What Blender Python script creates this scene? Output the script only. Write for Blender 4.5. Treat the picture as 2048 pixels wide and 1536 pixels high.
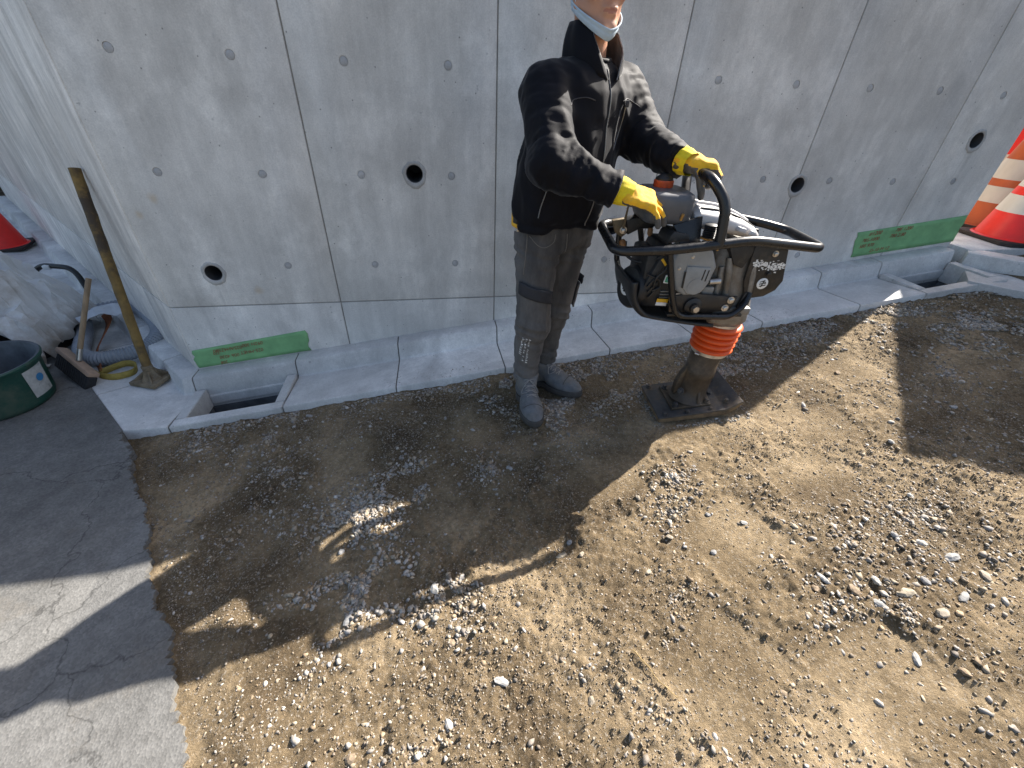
import bpy, bmesh, math, random
import numpy as np
from mathutils import Vector, Matrix, Euler
from mathutils.bvhtree import BVHTree

for _o in list(bpy.data.objects):
    bpy.data.objects.remove(_o)
scn = bpy.context.scene
COL = scn.collection
random.seed(7)
RNG = np.random.default_rng(7)
R = math.radians

# ------------------------------------------------------------------ camera
CAM_H, CAM_D = 1.37, 2.392
PITCH, ROLL, YAW = 0.6164, 0.0460, 0.1954
_f = Vector((math.sin(YAW) * math.cos(PITCH), math.cos(YAW) * math.cos(PITCH), -math.sin(PITCH)))
_r = Vector((math.cos(YAW), -math.sin(YAW), 0))
_u = _r.cross(_f)
_rr = _r * math.cos(ROLL) + _u * math.sin(ROLL)
_uu = -_r * math.sin(ROLL) + _u * math.cos(ROLL)
cam_d = bpy.data.cameras.new('camera')
cam_d.sensor_width = 36.0
cam_d.lens = 837.34 / 2048 * 36.0
cam_d.clip_start, cam_d.clip_end = 0.05, 400
cam = bpy.data.objects.new('camera', cam_d)
COL.objects.link(cam)
cam.matrix_world = Matrix(((_rr.x, _uu.x, -_f.x, 0), (_rr.y, _uu.y, -_f.y, -CAM_D), (_rr.z, _uu.z, -_f.z, CAM_H), (0, 0, 0, 1)))
scn.camera = cam

# ------------------------------------------------------------------ light
SUN_H = (1.09, 0.555)
SUN = Vector((SUN_H[0], SUN_H[1], 1.0)).normalized()
SUN_EL = math.asin(SUN.z)
SUN_AZ = math.atan2(SUN.x, SUN.y)
world = bpy.data.worlds.new('World')
scn.world = world
world.use_nodes = True
wn = world.node_tree.nodes
wl = world.node_tree.links
sky = wn.new('ShaderNodeTexSky')
sky.sky_type = 'NISHITA'
sky.sun_disc = False
sky.sun_elevation = SUN_EL
sky.sun_rotation = SUN_AZ
sky.air_density = 1.0
sky.dust_density = 3.0
sky.ozone_density = 1.0
wl.new(sky.outputs[0], wn['Background'].inputs[0])
wn['Background'].inputs[1].default_value = 0.072
sun_d = bpy.data.lights.new('sun', 'SUN')
sun_d.energy = 5.0
sun_d.angle = R(0.53)
sun_d.color = (1.0, 0.94, 0.86)
sun = bpy.data.objects.new('sun', sun_d)
COL.objects.link(sun)
sun.rotation_euler = SUN.to_track_quat('Z', 'Y').to_euler()
sun.location = (6, 3, 8)
scn.view_settings.view_transform = 'Standard'
scn.view_settings.look = 'None'
scn.view_settings.exposure = 1.62
scn.view_settings.gamma = 1.0
scn.view_settings.use_curve_mapping = False
scn.render.engine = 'CYCLES'

# ------------------------------------------------------------------ helpers
def tag(o, label=None, cat=None, group=None, kind=None):
    if label: o['label'] = label
    if cat: o['category'] = cat
    if group: o['group'] = group
    if kind: o['kind'] = kind
    return o

def empty(name, loc=(0, 0, 0), rz=0, label=None, cat=None, group=None, kind=None):
    o = bpy.data.objects.new(name, None)
    o.empty_display_size = 0.05
    COL.objects.link(o)
    o.location = loc
    o.rotation_euler = (0, 0, rz)
    return tag(o, label, cat, group, kind)

def link(name, me, mat=None, parent=None, smooth=False):
    o = bpy.data.objects.new(name, me)
    COL.objects.link(o)
    if mat is not None:
        for m in (mat if isinstance(mat, (list, tuple)) else [mat]):
            me.materials.append(m)
    if parent is not None: o.parent = parent
    if smooth is True:
        me.polygons.foreach_set('use_smooth', [True] * len(me.polygons))
    elif smooth:
        smooth_by_angle(me, smooth)
    return o

def smooth_by_angle(me, deg):
    bm = bmesh.new(); bm.from_mesh(me)
    for f in bm.faces: f.smooth = True
    c = math.radians(deg)
    for e in bm.edges:
        e.smooth = not (len(e.link_faces) == 2 and e.calc_face_angle(0) > c)
    bm.to_mesh(me); bm.free()

def mesh_of(verts, faces):
    me = bpy.data.meshes.new('m')
    me.from_pydata([tuple(v) for v in verts], [], [tuple(f) for f in faces])
    me.update()
    return me

def fixn(me):
    bm = bmesh.new(); bm.from_mesh(me)
    bmesh.ops.recalc_face_normals(bm, faces=bm.faces)
    bm.to_mesh(me); bm.free()
    return me

def box(name, c, s, mat, parent=None, bev=0.003, rot=None, seg=2):
    bm = bmesh.new()
    bmesh.ops.create_cube(bm, size=1)
    for v in bm.verts: v.co = Vector((v.co.x * s[0], v.co.y * s[1], v.co.z * s[2]))
    if bev > 0:
        bmesh.ops.bevel(bm, geom=bm.edges[:], offset=bev, segments=seg, affect='EDGES', profile=0.5)
    M = Matrix.Translation(c)
    if rot is not None: M = M @ Euler(rot).to_matrix().to_4x4()
    bm.transform(M)
    me = bpy.data.meshes.new('m'); bm.to_mesh(me); bm.free()
    return link(name, me, mat, parent, 35 if bev > 0 else False)

def prism(name, pts, ext, mat, parent=None, bev=0.0, seg=2):
    """polygon of 3D points extruded by vector ext"""
    bm = bmesh.new()
    vs = [bm.verts.new(p) for p in pts]
    f = bm.faces.new(vs)
    r = bmesh.ops.extrude_face_region(bm, geom=[f])
    bmesh.ops.translate(bm, verts=[v for v in r['geom'] if isinstance(v, bmesh.types.BMVert)], vec=Vector(ext))
    bmesh.ops.recalc_face_normals(bm, faces=bm.faces)
    if bev > 0:
        bmesh.ops.bevel(bm, geom=bm.edges[:], offset=bev, segments=seg, affect='EDGES', profile=0.5)
    me = bpy.data.meshes.new('m'); bm.to_mesh(me); bm.free()
    return link(name, me, mat, parent, 35)

def loft(name, rings, mat, parent=None, caps=(True, True), smooth=40, closed=True):
    n = len(rings[0]); V = [p for r in rings for p in r]; F = []
    for i in range(len(rings) - 1):
        for j in range(n if closed else n - 1):
            k = (j + 1) % n
            F.append((i * n + j, i * n + k, (i + 1) * n + k, (i + 1) * n + j))
    if caps[0]: F.append(tuple(reversed(range(n))))
    if caps[1]: F.append(tuple((len(rings) - 1) * n + j for j in range(n)))
    return link(name, fixn(mesh_of(V, F)), mat, parent, smooth)

def ring(c, rx, ry, n=24, z=None, power=2.0, ax=(1, 0, 0), ay=(0, 1, 0)):
    c = Vector(c); ax = Vector(ax); ay = Vector(ay); out = []
    for i in range(n):
        a = 2 * math.pi * i / n
        ca, sa = math.cos(a), math.sin(a)
        e = 2.0 / power
        out.append(c + ax * (rx * math.copysign(abs(ca) ** e, ca)) + ay * (ry * math.copysign(abs(sa) ** e, sa)))
    return out

def lathe(name, prof, mat, parent=None, c=(0, 0, 0), axis=(0, 0, 1), n=28, smooth=40, caps=(True, True)):
    q = Vector(axis).normalized()
    ax = q.orthogonal().normalized(); ay = q.cross(ax)
    return loft(name, [ring(Vector(c) + q * z, r, r, n, ax=ax, ay=ay) for r, z in prof], mat, parent, caps, smooth)

def fillet_path(pts, rad, n=6, closed=False):
    pts = [Vector(p) for p in pts]; out = []
    N = len(pts)
    for i, p in enumerate(pts):
        if not closed and i in (0, N - 1):
            out.append(p); continue
        a, b = pts[i - 1], pts[(i + 1) % N]
        r = rad[i] if isinstance(rad, (list, tuple)) else rad
        d = min(r, (a - p).length * 0.49, (b - p).length * 0.49)
        p0 = p + (a - p).normalized() * d; p1 = p + (b - p).normalized() * d
        for k in range(n + 1):
            t = k / n
            out.append(p0 * (1 - t) ** 2 + p * 2 * t * (1 - t) + p1 * t * t)
    return out

def spline(pts, n=8, closed=False):
    pts = [Vector(p) for p in pts]; out = []; N = len(pts)
    for i in range(N if closed else N - 1):
        if closed: p0, p1, p2, p3 = pts[i - 1], pts[i], pts[(i + 1) % N], pts[(i + 2) % N]
        else: p0, p1, p2, p3 = pts[max(i - 1, 0)], pts[i], pts[i + 1], pts[min(i + 2, N - 1)]
        for k in range(n):
            t = k / n
            out.append(0.5 * ((2 * p1) + (p2 - p0) * t + (2 * p0 - 5 * p1 + 4 * p2 - p3) * t * t + (3 * p1 - p0 - 3 * p2 + p3) * t ** 3))
    if not closed: out.append(pts[-1])
    return out

def frames(path, closed=False):
    N = len(path); T = []
    for i in range(N):
        a = path[i - 1] if (i > 0 or closed) else path[0]
        b = path[(i + 1) % N] if (i < N - 1 or closed) else path[-1]
        t = b - a
        T.append(t.normalized() if t.length > 1e-9 else Vector((1, 0, 0)))
    n = T[0].orthogonal().normalized(); out = []
    for i in range(N):
        n = (n - T[i] * n.dot(T[i]))
        n = n.normalized() if n.length > 1e-6 else T[i].orthogonal().normalized()
        out.append((T[i], n, T[i].cross(n)))
    return out

def tube_mesh(path, r, seg=10, closed=False):
    fr = frames(path, closed); V = []; F = []
    N = len(path)
    for i, p in enumerate(path):
        rr = r(i / (N - 1)) if callable(r) else (r[i] if isinstance(r, (list, tuple)) else r)
        for j in range(seg):
            a = 2 * math.pi * j / seg
            V.append(p + fr[i][1] * (rr * math.cos(a)) + fr[i][2] * (rr * math.sin(a)))
    for i in range(N if closed else N - 1):
        for j in range(seg):
            k = (j + 1) % seg; i2 = (i + 1) % N
            F.append((i * seg + j, i * seg + k, i2 * seg + k, i2 * seg + j))
    if not closed:
        F.append(tuple(reversed(range(seg)))); F.append(tuple((N - 1) * seg + j for j in range(seg)))
    return fixn(mesh_of(V, F))

def tube(name, path, r, mat, parent=None, seg=10, closed=False):
    return link(name, tube_mesh([Vector(p) for p in path], r, seg, closed), mat, parent, 50)

def ribbon(name, path, width_dir, w, mat, parent=None, thick=0.003):
    V = []; F = []
    for i, p in enumerate(path):
        wd = Vector(width_dir(i / (len(path) - 1)) if callable(width_dir) else width_dir).normalized()
        V += [p - wd * w / 2, p + wd * w / 2]
    for i in range(len(path) - 1): F.append((2 * i, 2 * i + 1, 2 * i + 3, 2 * i + 2))
    o = link(name, mesh_of(V, F), mat, parent, True)
    m = o.modifiers.new('solid', 'SOLIDIFY'); m.thickness = thick; m.offset = 0
    return o

def bool_cut(o, cutters):
    bm = bmesh.new()
    for M, r, d in cutters:
        bmesh.ops.create_cone(bm, cap_ends=True, segments=28, radius1=r, radius2=r, depth=d, matrix=M)
    me = bpy.data.meshes.new('cut'); bm.to_mesh(me); bm.free()
    c = bpy.data.objects.new('cut', me); COL.objects.link(c)
    c.matrix_world = o.matrix_world
    if o.parent: c.parent = o.parent
    bpy.context.view_layer.update()
    md = o.modifiers.new('b', 'BOOLEAN'); md.object = c; md.solver = 'EXACT'; md.operation = 'DIFFERENCE'
    dg = bpy.context.evaluated_depsgraph_get()
    nm = bpy.data.meshes.new_from_object(o.evaluated_get(dg))
    o.modifiers.clear(); o.data = nm
    bpy.data.objects.remove(c)

# ------------------------------------------------------------------ materials
MATS = {}
def nodes_of(name):
    m = bpy.data.materials.new(name); m.use_nodes = True
    nt = m.node_tree
    return m, nt.nodes, nt.links, nt.nodes['Principled BSDF']

def setv(b, k, v):
    if k in b.inputs: b.inputs[k].default_value = v

def mat(name, col, rough=0.6, metal=0.0, var=0.15, scale=30.0, bump=0.0, bscale=200.0, spec=0.5, col2=None, thr=(0.4, 0.65), stretch=(1, 1, 1), sheen=0.0, coord='Object', rvar=0.1, sss=0.0):
    """noise-mottled principled material; col2 mixes in as patches of dirt, rust or wear"""
    if name in MATS: return MATS[name]
    m, n, l, b = nodes_of(name)
    tc = n.new('ShaderNodeTexCoord'); mp = n.new('ShaderNodeMapping'); mp.inputs['Scale'].default_value = stretch
    l.new(tc.outputs[coord], mp.inputs[0])
    nz = n.new('ShaderNodeTexNoise'); nz.inputs['Scale'].default_value = scale; nz.inputs['Detail'].default_value = 7; nz.inputs['Roughness'].default_value = 0.62
    l.new(mp.outputs[0], nz.inputs['Vector'])
    rp = n.new('ShaderNodeValToRGB')
    c = Vector(col)
    rp.color_ramp.elements[0].position = 0.3; rp.color_ramp.elements[1].position = 0.7
    rp.color_ramp.elements[0].color = tuple(c * (1 - var)) + (1,); rp.color_ramp.elements[1].color = tuple(min(1, x * (1 + var)) for x in c) + (1,)
    l.new(nz.outputs['Fac'], rp.inputs[0])
    out = rp.outputs[0]
    if col2 is not None:
        n2 = n.new('ShaderNodeTexNoise'); n2.inputs['Scale'].default_value = scale * 0.37; n2.inputs['Detail'].default_value = 9; n2.inputs['Roughness'].default_value = 0.7
        l.new(mp.outputs[0], n2.inputs['Vector'])
        r2 = n.new('ShaderNodeValToRGB'); r2.color_ramp.elements[0].position = thr[0]; r2.color_ramp.elements[1].position = thr[1]
        l.new(n2.outputs['Fac'], r2.inputs[0])
        mx = n.new('ShaderNodeMixRGB'); l.new(r2.outputs[0], mx.inputs[0]); l.new(out, mx.inputs[1]); mx.inputs[2].default_value = tuple(col2) + (1,)
        out = mx.outputs[0]
    l.new(out, b.inputs['Base Color'])
    rr = n.new('ShaderNodeMapRange'); rr.inputs['To Min'].default_value = max(0.02, rough - rvar); rr.inputs['To Max'].default_value = min(1, rough + rvar)
    l.new(nz.outputs['Fac'], rr.inputs[0]); l.new(rr.outputs[0], b.inputs['Roughness'])
    setv(b, 'Metallic', metal); setv(b, 'Specular IOR Level', spec)
    if sheen: setv(b, 'Sheen Weight', sheen); setv(b, 'Sheen Roughness', 0.4)
    if sss: setv(b, 'Subsurface Weight', sss); setv(b, 'Subsurface Radius', (0.02, 0.008, 0.004))
    if bump:
        n3 = n.new('ShaderNodeTexNoise'); n3.inputs['Scale'].default_value = bscale; n3.inputs['Detail'].default_value = 4
        l.new(mp.outputs[0], n3.inputs['Vector'])
        bp = n.new('ShaderNodeBump'); bp.inputs['Strength'].default_value = bump; bp.inputs['Distance'].default_value = 0.002
        l.new(n3.outputs['Fac'], bp.inputs['Height']); l.new(bp.outputs[0], b.inputs['Normal'])
    MATS[name] = m
    return m

STAINS = ((-0.98, 0.40, 0.030), (-1.31, 0.87, 0.030), (-1.40, 0.80, 0.022))
def concrete(name, col, streak=0.5, stain=True, speck=0.5, zband=False):
    if name in MATS: return MATS[name]
    m, n, l, b = nodes_of(name)
    geo = n.new('ShaderNodeNewGeometry')
    def noise(sc, stretch, det=6, rough=0.6):
        mp = n.new('ShaderNodeMapping'); mp.inputs['Scale'].default_value = stretch; l.new(geo.outputs['Position'], mp.inputs[0])
        z = n.new('ShaderNodeTexNoise'); z.inputs['Scale'].default_value = sc; z.inputs['Detail'].default_value = det; z.inputs['Roughness'].default_value = rough
        l.new(mp.outputs[0], z.inputs['Vector']); return z.outputs['Fac']
    def rampf(src, a, bb, va, vb):
        r = n.new('ShaderNodeMapRange'); r.inputs['From Min'].default_value = a; r.inputs['From Max'].default_value = bb
        r.inputs['To Min'].default_value = va; r.inputs['To Max'].default_value = vb; l.new(src, r.inputs[0]); return r.outputs[0]
    def mul(a, c):
        k = n.new('ShaderNodeMath'); k.operation = 'MULTIPLY'; l.new(a, k.inputs[0]); l.new(c, k.inputs[1]); return k.outputs[0]
    v = rampf(noise(1.3, (1, 1, 1), 8, 0.65), 0.3, 0.7, 0.86, 1.14)
    v = mul(v, rampf(noise(3.6, (1, 1, 0.7), 5, 0.6), 0.35, 0.65, 0.90, 1.09))
    v = mul(v, rampf(noise(7, (1, 1, 0.55), 9, 0.7), 0.3, 0.7, 0.88, 1.11))
    v = mul(v, rampf(noise(9, (1.7, 1.7, 0.10), 7, 0.7), 0.3, 0.7, 1 - 0.09 * streak, 1 + 0.08 * streak))
    v = mul(v, rampf(noise(55, (1, 1, 0.75), 6, 0.7), 0.3, 0.7, 1 - 0.10 * speck, 1 + 0.08 * speck))
    v = mul(v, rampf(noise(26, (1, 1, 1), 3, 0.5), 0.22, 0.30, 0.66, 1.0))
    if speck >= 0.5:
        mpv = n.new('ShaderNodeMapping'); l.new(geo.outputs['Position'], mpv.inputs[0]); mpv.inputs['Scale'].default_value = (1, 1, 1)
        vo = n.new('ShaderNodeTexVoronoi'); vo.inputs['Scale'].default_value = 17; vo.inputs['Randomness'].default_value = 1.0; l.new(mpv.outputs[0], vo.inputs['Vector'])
        pin = rampf(vo.outputs['Distance'], 0.035, 0.075, 0.45, 1.0)
        v = mul(v, pin)
        v = mul(v, rampf(noise(2.3, (1, 1, 0.8), 9, 0.72), 0.50, 0.66, 0.95, 1.22))
        v = mul(v, rampf(noise(150, (1, 1, 1), 3, 0.6), 0.3, 0.7, 0.90, 1.09))
    if zband:
        sp = n.new('ShaderNodeSeparateXYZ'); l.new(geo.outputs['Position'], sp.inputs[0])
        wob = n.new('ShaderNodeMath'); wob.operation = 'MULTIPLY_ADD'; l.new(noise(4, (1, 1, 0.2)), wob.inputs[0]); wob.inputs[1].default_value = 0.06; l.new(sp.outputs[2], wob.inputs[2])
        v = mul(v, rampf(wob.outputs[0], 1.26, 1.30, 1.04, 0.98))
        v = mul(v, rampf(wob.outputs[0], 0.69, 0.74, 1.04, 1.0))
    oi = n.new('ShaderNodeObjectInfo'); v = mul(v, rampf(oi.outputs['Random'], 0, 1, 0.93, 1.07))
    cm = n.new('ShaderNodeMixRGB'); cm.blend_type = 'MULTIPLY'; cm.inputs[0].default_value = 1.0; cm.inputs[1].default_value = tuple(col) + (1,)
    l.new(v, cm.inputs[2]); out = cm.outputs[0]
    if zband:
        sp2 = n.new('ShaderNodeSeparateXYZ'); l.new(geo.outputs['Position'], sp2.inputs[0])
        fn = noise(16, (2.4, 2.4, 0.12), 6, 0.7)
        for hx, hz in ((-1.173, 0.503), (-0.079, 0.993), (1.030, 0.722), (2.149, 0.958), (3.252, 1.213)):
            dx = n.new('ShaderNodeMath'); dx.operation = 'SUBTRACT'; l.new(sp2.outputs[0], dx.inputs[0]); dx.inputs[1].default_value = hx
            ab = n.new('ShaderNodeMath'); ab.operation = 'ABSOLUTE'; l.new(dx.outputs[0], ab.inputs[0])
            k = mul(rampf(ab.outputs[0], 0.018, 0.055, 1, 0), rampf(sp2.outputs[2], hz - 0.40, hz - 0.06, 0, 1))
            k = mul(k, rampf(sp2.outputs[2], hz - 0.05, hz - 0.03, 1, 0)); k = mul(k, rampf(fn, 0.40, 0.60, 0, 0.26))
            mxd = n.new('ShaderNodeMixRGB'); l.new(k, mxd.inputs[0]); l.new(out, mxd.inputs[1]); mxd.inputs[2].default_value = (0.26, 0.245, 0.22, 1); out = mxd.outputs[0]
        for sx_, sz_, sr in STAINS:
            ds = n.new('ShaderNodeVectorMath'); ds.operation = 'DISTANCE'; l.new(geo.outputs['Position'], ds.inputs[0]); ds.inputs[1].default_value = (sx_, 0, sz_)
            ad = n.new('ShaderNodeMath'); ad.operation = 'MULTIPLY_ADD'; l.new(noise(24, (1, 1, 1), 5, 0.6), ad.inputs[0]); ad.inputs[1].default_value = sr * 1.6; l.new(ds.outputs['Value'], ad.inputs[2])
            mxd = n.new('ShaderNodeMixRGB'); l.new(rampf(ad.outputs[0], sr * 0.9, sr * 1.8, 0.42, 0), mxd.inputs[0]); l.new(out, mxd.inputs[1]); mxd.inputs[2].default_value = (0.52, 0.37, 0.19, 1); out = mxd.outputs[0]
    if stain:
        st = rampf(noise(3.1, (1, 1, 0.6), 7, 0.72), 0.66, 0.76, 0.0, 0.55)
        mx = n.new('ShaderNodeMixRGB'); l.new(st, mx.inputs[0]); l.new(out, mx.inputs[1]); mx.inputs[2].default_value = (col[0] * 0.84, col[1] * 0.70, col[2] * 0.50, 1); out = mx.outputs[0]
    l.new(out, b.inputs['Base Color'])
    l.new(rampf(noise(9, (1, 1, 1)), 0.3, 0.7, 0.5, 0.8), b.inputs['Roughness'])
    setv(b, 'Specular IOR Level', 0.35)
    bp = n.new('ShaderNodeBump'); bp.inputs['Strength'].default_value = 0.35; bp.inputs['Distance'].default_value = 0.003
    l.new(noise(90, (1, 1, 0.6), 8, 0.7), bp.inputs['Height']); l.new(bp.outputs[0], b.inputs['Normal'])
    MATS[name] = m
    return m

M_WALL = concrete('wall_concrete', (0.625, 0.605, 0.565), streak=1.0, zband=True)
M_WALLL = concrete('wall_concrete_boarded_lit', (0.74, 0.695, 0.635), streak=2.4, stain=False)  # same concrete as the wall, brighter and warmer: reflected light painted in
M_GUT = concrete('gutter_concrete', (0.60, 0.585, 0.56), streak=0.2, stain=False, speck=0.8)
M_PLUG = concrete('plug_mortar', (0.43, 0.43, 0.43), streak=0, stain=False)
M_MORTAR = mat('joint_mortar', (0.17, 0.16, 0.145), 0.9, scale=60, var=0.35, bump=0.6)
M_CORE = mat('joint_core_concrete', (0.30, 0.285, 0.26), 0.9, scale=20)  # darker concrete of the wall core and joint filler
M_RINGM = concrete('collar_mortar', (0.44, 0.43, 0.41), streak=0, stain=False)
M_PIPE = mat('drain_pipe_dark', (0.045, 0.045, 0.047), 0.6)
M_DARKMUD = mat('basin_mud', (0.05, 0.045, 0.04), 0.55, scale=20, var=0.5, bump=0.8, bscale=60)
def asphalt_mat():
    m, n, l, b = nodes_of('road_asphalt')
    geo = n.new('ShaderNodeNewGeometry')
    def nz(sc, det=6, ro=0.65):
        z = n.new('ShaderNodeTexNoise'); z.inputs['Scale'].default_value = sc; z.inputs['Detail'].default_value = det; z.inputs['Roughness'].default_value = ro
        l.new(geo.outputs['Position'], z.inputs['Vector']); return z.outputs['Fac']
    def mr(s, a, c, va, vc):
        r = n.new('ShaderNodeMapRange'); r.inputs['From Min'].default_value = a; r.inputs['From Max'].default_value = c; r.inputs['To Min'].default_value = va; r.inputs['To Max'].default_value = vc; l.new(s, r.inputs[0]); return r.outputs[0]
    def mu(a, c):
        k = n.new('ShaderNodeMath'); k.operation = 'MULTIPLY'; l.new(a, k.inputs[0]); l.new(c, k.inputs[1]); return k.outputs[0]
    vo = n.new('ShaderNodeTexVoronoi'); vo.inputs['Scale'].default_value = 150; l.new(geo.outputs['Position'], vo.inputs['Vector'])
    sp = n.new('ShaderNodeSeparateColor'); l.new(vo.outputs['Color'], sp.inputs[0])
    v = mu(mr(nz(2.2, 8), 0.3, 0.7, 0.72, 1.25), mr(nz(14, 8, 0.75), 0.3, 0.7, 0.78, 1.22))
    v = mu(v, mr(sp.outputs[0], 0, 1, 0.86, 1.16))
    ck = n.new('ShaderNodeTexVoronoi'); ck.feature = 'DISTANCE_TO_EDGE'; ck.inputs['Scale'].default_value = 1.1
    wv = n.new('ShaderNodeVectorMath'); wv.operation = 'ADD'; l.new(geo.outputs['Position'], wv.inputs[0])
    wn_ = n.new('ShaderNodeTexNoise'); wn_.inputs['Scale'].default_value = 5; wn_.inputs['Detail'].default_value = 6; l.new(geo.outputs['Position'], wn_.inputs['Vector']); 
    ws = n.new('ShaderNodeVectorMath'); ws.operation = 'SCALE'; ws.inputs['Scale'].default_value = 0.35; l.new(wn_.outputs['Color'], ws.inputs[0]); l.new(ws.outputs[0], wv.inputs[1]); l.new(wv.outputs[0], ck.inputs['Vector'])
    v = mu(v, mr(ck.outputs['Distance'], 0.0, 0.006, 0.55, 1.0))
    cm = n.new('ShaderNodeMixRGB'); cm.blend_type = 'MULTIPLY'; cm.inputs[0].default_value = 1; cm.inputs[1].default_value = (0.140, 0.137, 0.130, 1); l.new(v, cm.inputs[2])
    dm = n.new('ShaderNodeMixRGB'); l.new(mr(nz(3.4, 9, 0.75), 0.55, 0.72, 0, 0.55), dm.inputs[0]); l.new(cm.outputs[0], dm.inputs[1]); dm.inputs[2].default_value = (0.16, 0.138, 0.110, 1)
    l.new(dm.outputs[0], b.inputs['Base Color']); setv(b, 'Roughness', 0.9); setv(b, 'Specular IOR Level', 0.25)
    bp = n.new('ShaderNodeBump'); bp.inputs['Strength'].default_value = 0.35; bp.inputs['Distance'].default_value = 0.0025; l.new(vo.outputs['Distance'], bp.inputs['Height']); l.new(bp.outputs[0], b.inputs['Normal'])
    return m
M_ASPH = asphalt_mat()
M_GREEN = mat('green_masking_tape', (0.205, 0.43, 0.19), 0.7, scale=9, var=0.22, bump=0.4, bscale=60)
M_RED_INK = mat('red_ink', (0.36, 0.03, 0.02), 0.7, var=0.2)
M_BLACKP = mat('black_gloss_paint', (0.012, 0.012, 0.013), 0.30, scale=60, var=0.4, col2=(0.06, 0.05, 0.042), thr=(0.60, 0.78), rvar=0.12)
M_BLACKM = mat('black_plastic', (0.018, 0.018, 0.019), 0.5, scale=50, var=0.4, col2=(0.09, 0.075, 0.055), thr=(0.55, 0.8))
M_BRACK = mat('black_steel_bracket', (0.02, 0.018, 0.017), 0.45, scale=25, var=0.4, col2=(0.11, 0.08, 0.05), thr=(0.52, 0.75))
M_ALU = mat('cast_aluminium', (0.25, 0.24, 0.22), 0.52, metal=0.4, scale=22, var=0.25, col2=(0.12, 0.09, 0.06), thr=(0.44, 0.68), bump=0.3)
M_MUFF = mat('grey_plastic_cover', (0.26, 0.265, 0.26), 0.42, scale=18, var=0.15, col2=(0.33, 0.29, 0.22), thr=(0.52, 0.8))
M_TANK = mat('dark_grey_tank', (0.085, 0.09, 0.10), 0.40, scale=30, var=0.15, col2=(0.17, 0.155, 0.13), thr=(0.60, 0.85))
M_COVER = mat('white_engine_hood', (0.55, 0.53, 0.52), 0.42, scale=20, var=0.08, col2=(0.34, 0.30, 0.25), thr=(0.6, 0.85))
M_ORANGE = mat('orange_bellows', (0.74, 0.095, 0.012), 0.5, scale=30, var=0.1, col2=(0.42, 0.12, 0.04), thr=(0.58, 0.85))
M_CAPOR = mat('orange_cap', (0.50, 0.075, 0.02), 0.5, scale=60, var=0.25)
M_STEEL = mat('bare_steel', (0.55, 0.53, 0.50), 0.35, metal=0.9, scale=40, var=0.2)
M_BRASS = mat('brass_fitting', (0.48, 0.27, 0.08), 0.4, metal=0.4, scale=60)
M_RAMBROWN = mat('muddy_leg_steel', (0.055, 0.040, 0.026), 0.55, scale=24, var=0.45, col2=(0.16, 0.11, 0.06), thr=(0.5, 0.72), bump=0.5, bscale=90)
M_SHOE = mat('ram_shoe_steel', (0.045, 0.044, 0.044), 0.5, scale=22, var=0.4, col2=(0.15, 0.105, 0.06), thr=(0.5, 0.72), bump=0.5, bscale=120)
M_SHOEEDGE = mat('ram_shoe_muddy_edge', (0.17, 0.115, 0.062), 0.85, scale=30, var=0.4, bump=0.8, bscale=120, col2=(0.05, 0.04, 0.03), thr=(0.5, 0.7))
M_WHITE = mat('white_print', (0.75, 0.75, 0.73), 0.5, var=0.06)
M_BLK = mat('black_print', (0.01, 0.01, 0.01), 0.5)
M_YEL = mat('yellow_label', (0.75, 0.42, 0.02), 0.5, var=0.06)
M_LGREEN = mat('green_label', (0.08, 0.34, 0.15), 0.4, var=0.06)
M_RED = mat('red_plastic', (0.60, 0.008, 0.012), 0.35, var=0.08)
M_JACKET = mat('black_jacket_fabric', (0.0042, 0.0042, 0.0068), 0.70, scale=30, var=0.3, bump=0.03, bscale=400, sheen=0.11, spec=0.16)
M_JACKIN = mat('jacket_collar_lining', (0.035, 0.033, 0.036), 0.7, scale=60, var=0.3, bump=0.2, bscale=900, sheen=0.3)
M_JEANS = mat('dark_grey_denim', (0.058, 0.056, 0.056), 0.9, scale=9, var=0.45, stretch=(1, 1, 0.35), bump=0.35, bscale=700, col2=(0.165, 0.155, 0.145), thr=(0.42, 0.66), sheen=0.05)
M_JEANSD = mat('dark_denim_flap', (0.030, 0.031, 0.036), 0.85, scale=20, var=0.3, bump=0.3, bscale=700)
M_STITCH = mat('pale_stitching', (0.16, 0.145, 0.125), 0.8)
M_BOOT = mat('grey_suede_boot', (0.135, 0.142, 0.150), 0.85, scale=28, var=0.3, bump=0.5, bscale=300, col2=(0.19, 0.165, 0.13), thr=(0.5, 0.75))
M_SOLE = mat('boot_sole_rubber', (0.060, 0.055, 0.050), 0.8, scale=40, var=0.25, bump=0.4, bscale=200)
M_LACE = mat('boot_lace', (0.27, 0.26, 0.25), 0.8)
M_GLY = mat('yellow_knit_glove', (0.84, 0.46, 0.014), 0.8, scale=25, var=0.16, col2=(0.50, 0.33, 0.10), thr=(0.56, 0.78), bump=0.4, bscale=900, sheen=0.2)
M_GLG = mat('grey_latex_palm', (0.085, 0.082, 0.078), 0.6, scale=40, var=0.25, bump=0.5, bscale=350)
M_CUFF = mat('yellow_knit_cuff', (0.80, 0.62, 0.015), 0.8, scale=40, var=0.12, bump=0.6, bscale=600, stretch=(1, 1, 1))
M_SKIN = mat('skin', (0.46, 0.235, 0.145), 0.5, scale=30, var=0.10, bump=0.12, bscale=500, sss=0.12)
M_LIP = mat('lips', (0.37, 0.155, 0.110), 0.45, var=0.1)
M_HAIR = mat('black_hair', (0.010, 0.009, 0.008), 0.5, scale=90, var=0.4, stretch=(1, 1, 0.2), bump=0.6, bscale=300)
M_MASK = mat('pale_blue_mask', (0.44, 0.54, 0.62), 0.8, scale=40, var=0.08, bump=0.2, bscale=500)
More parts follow.
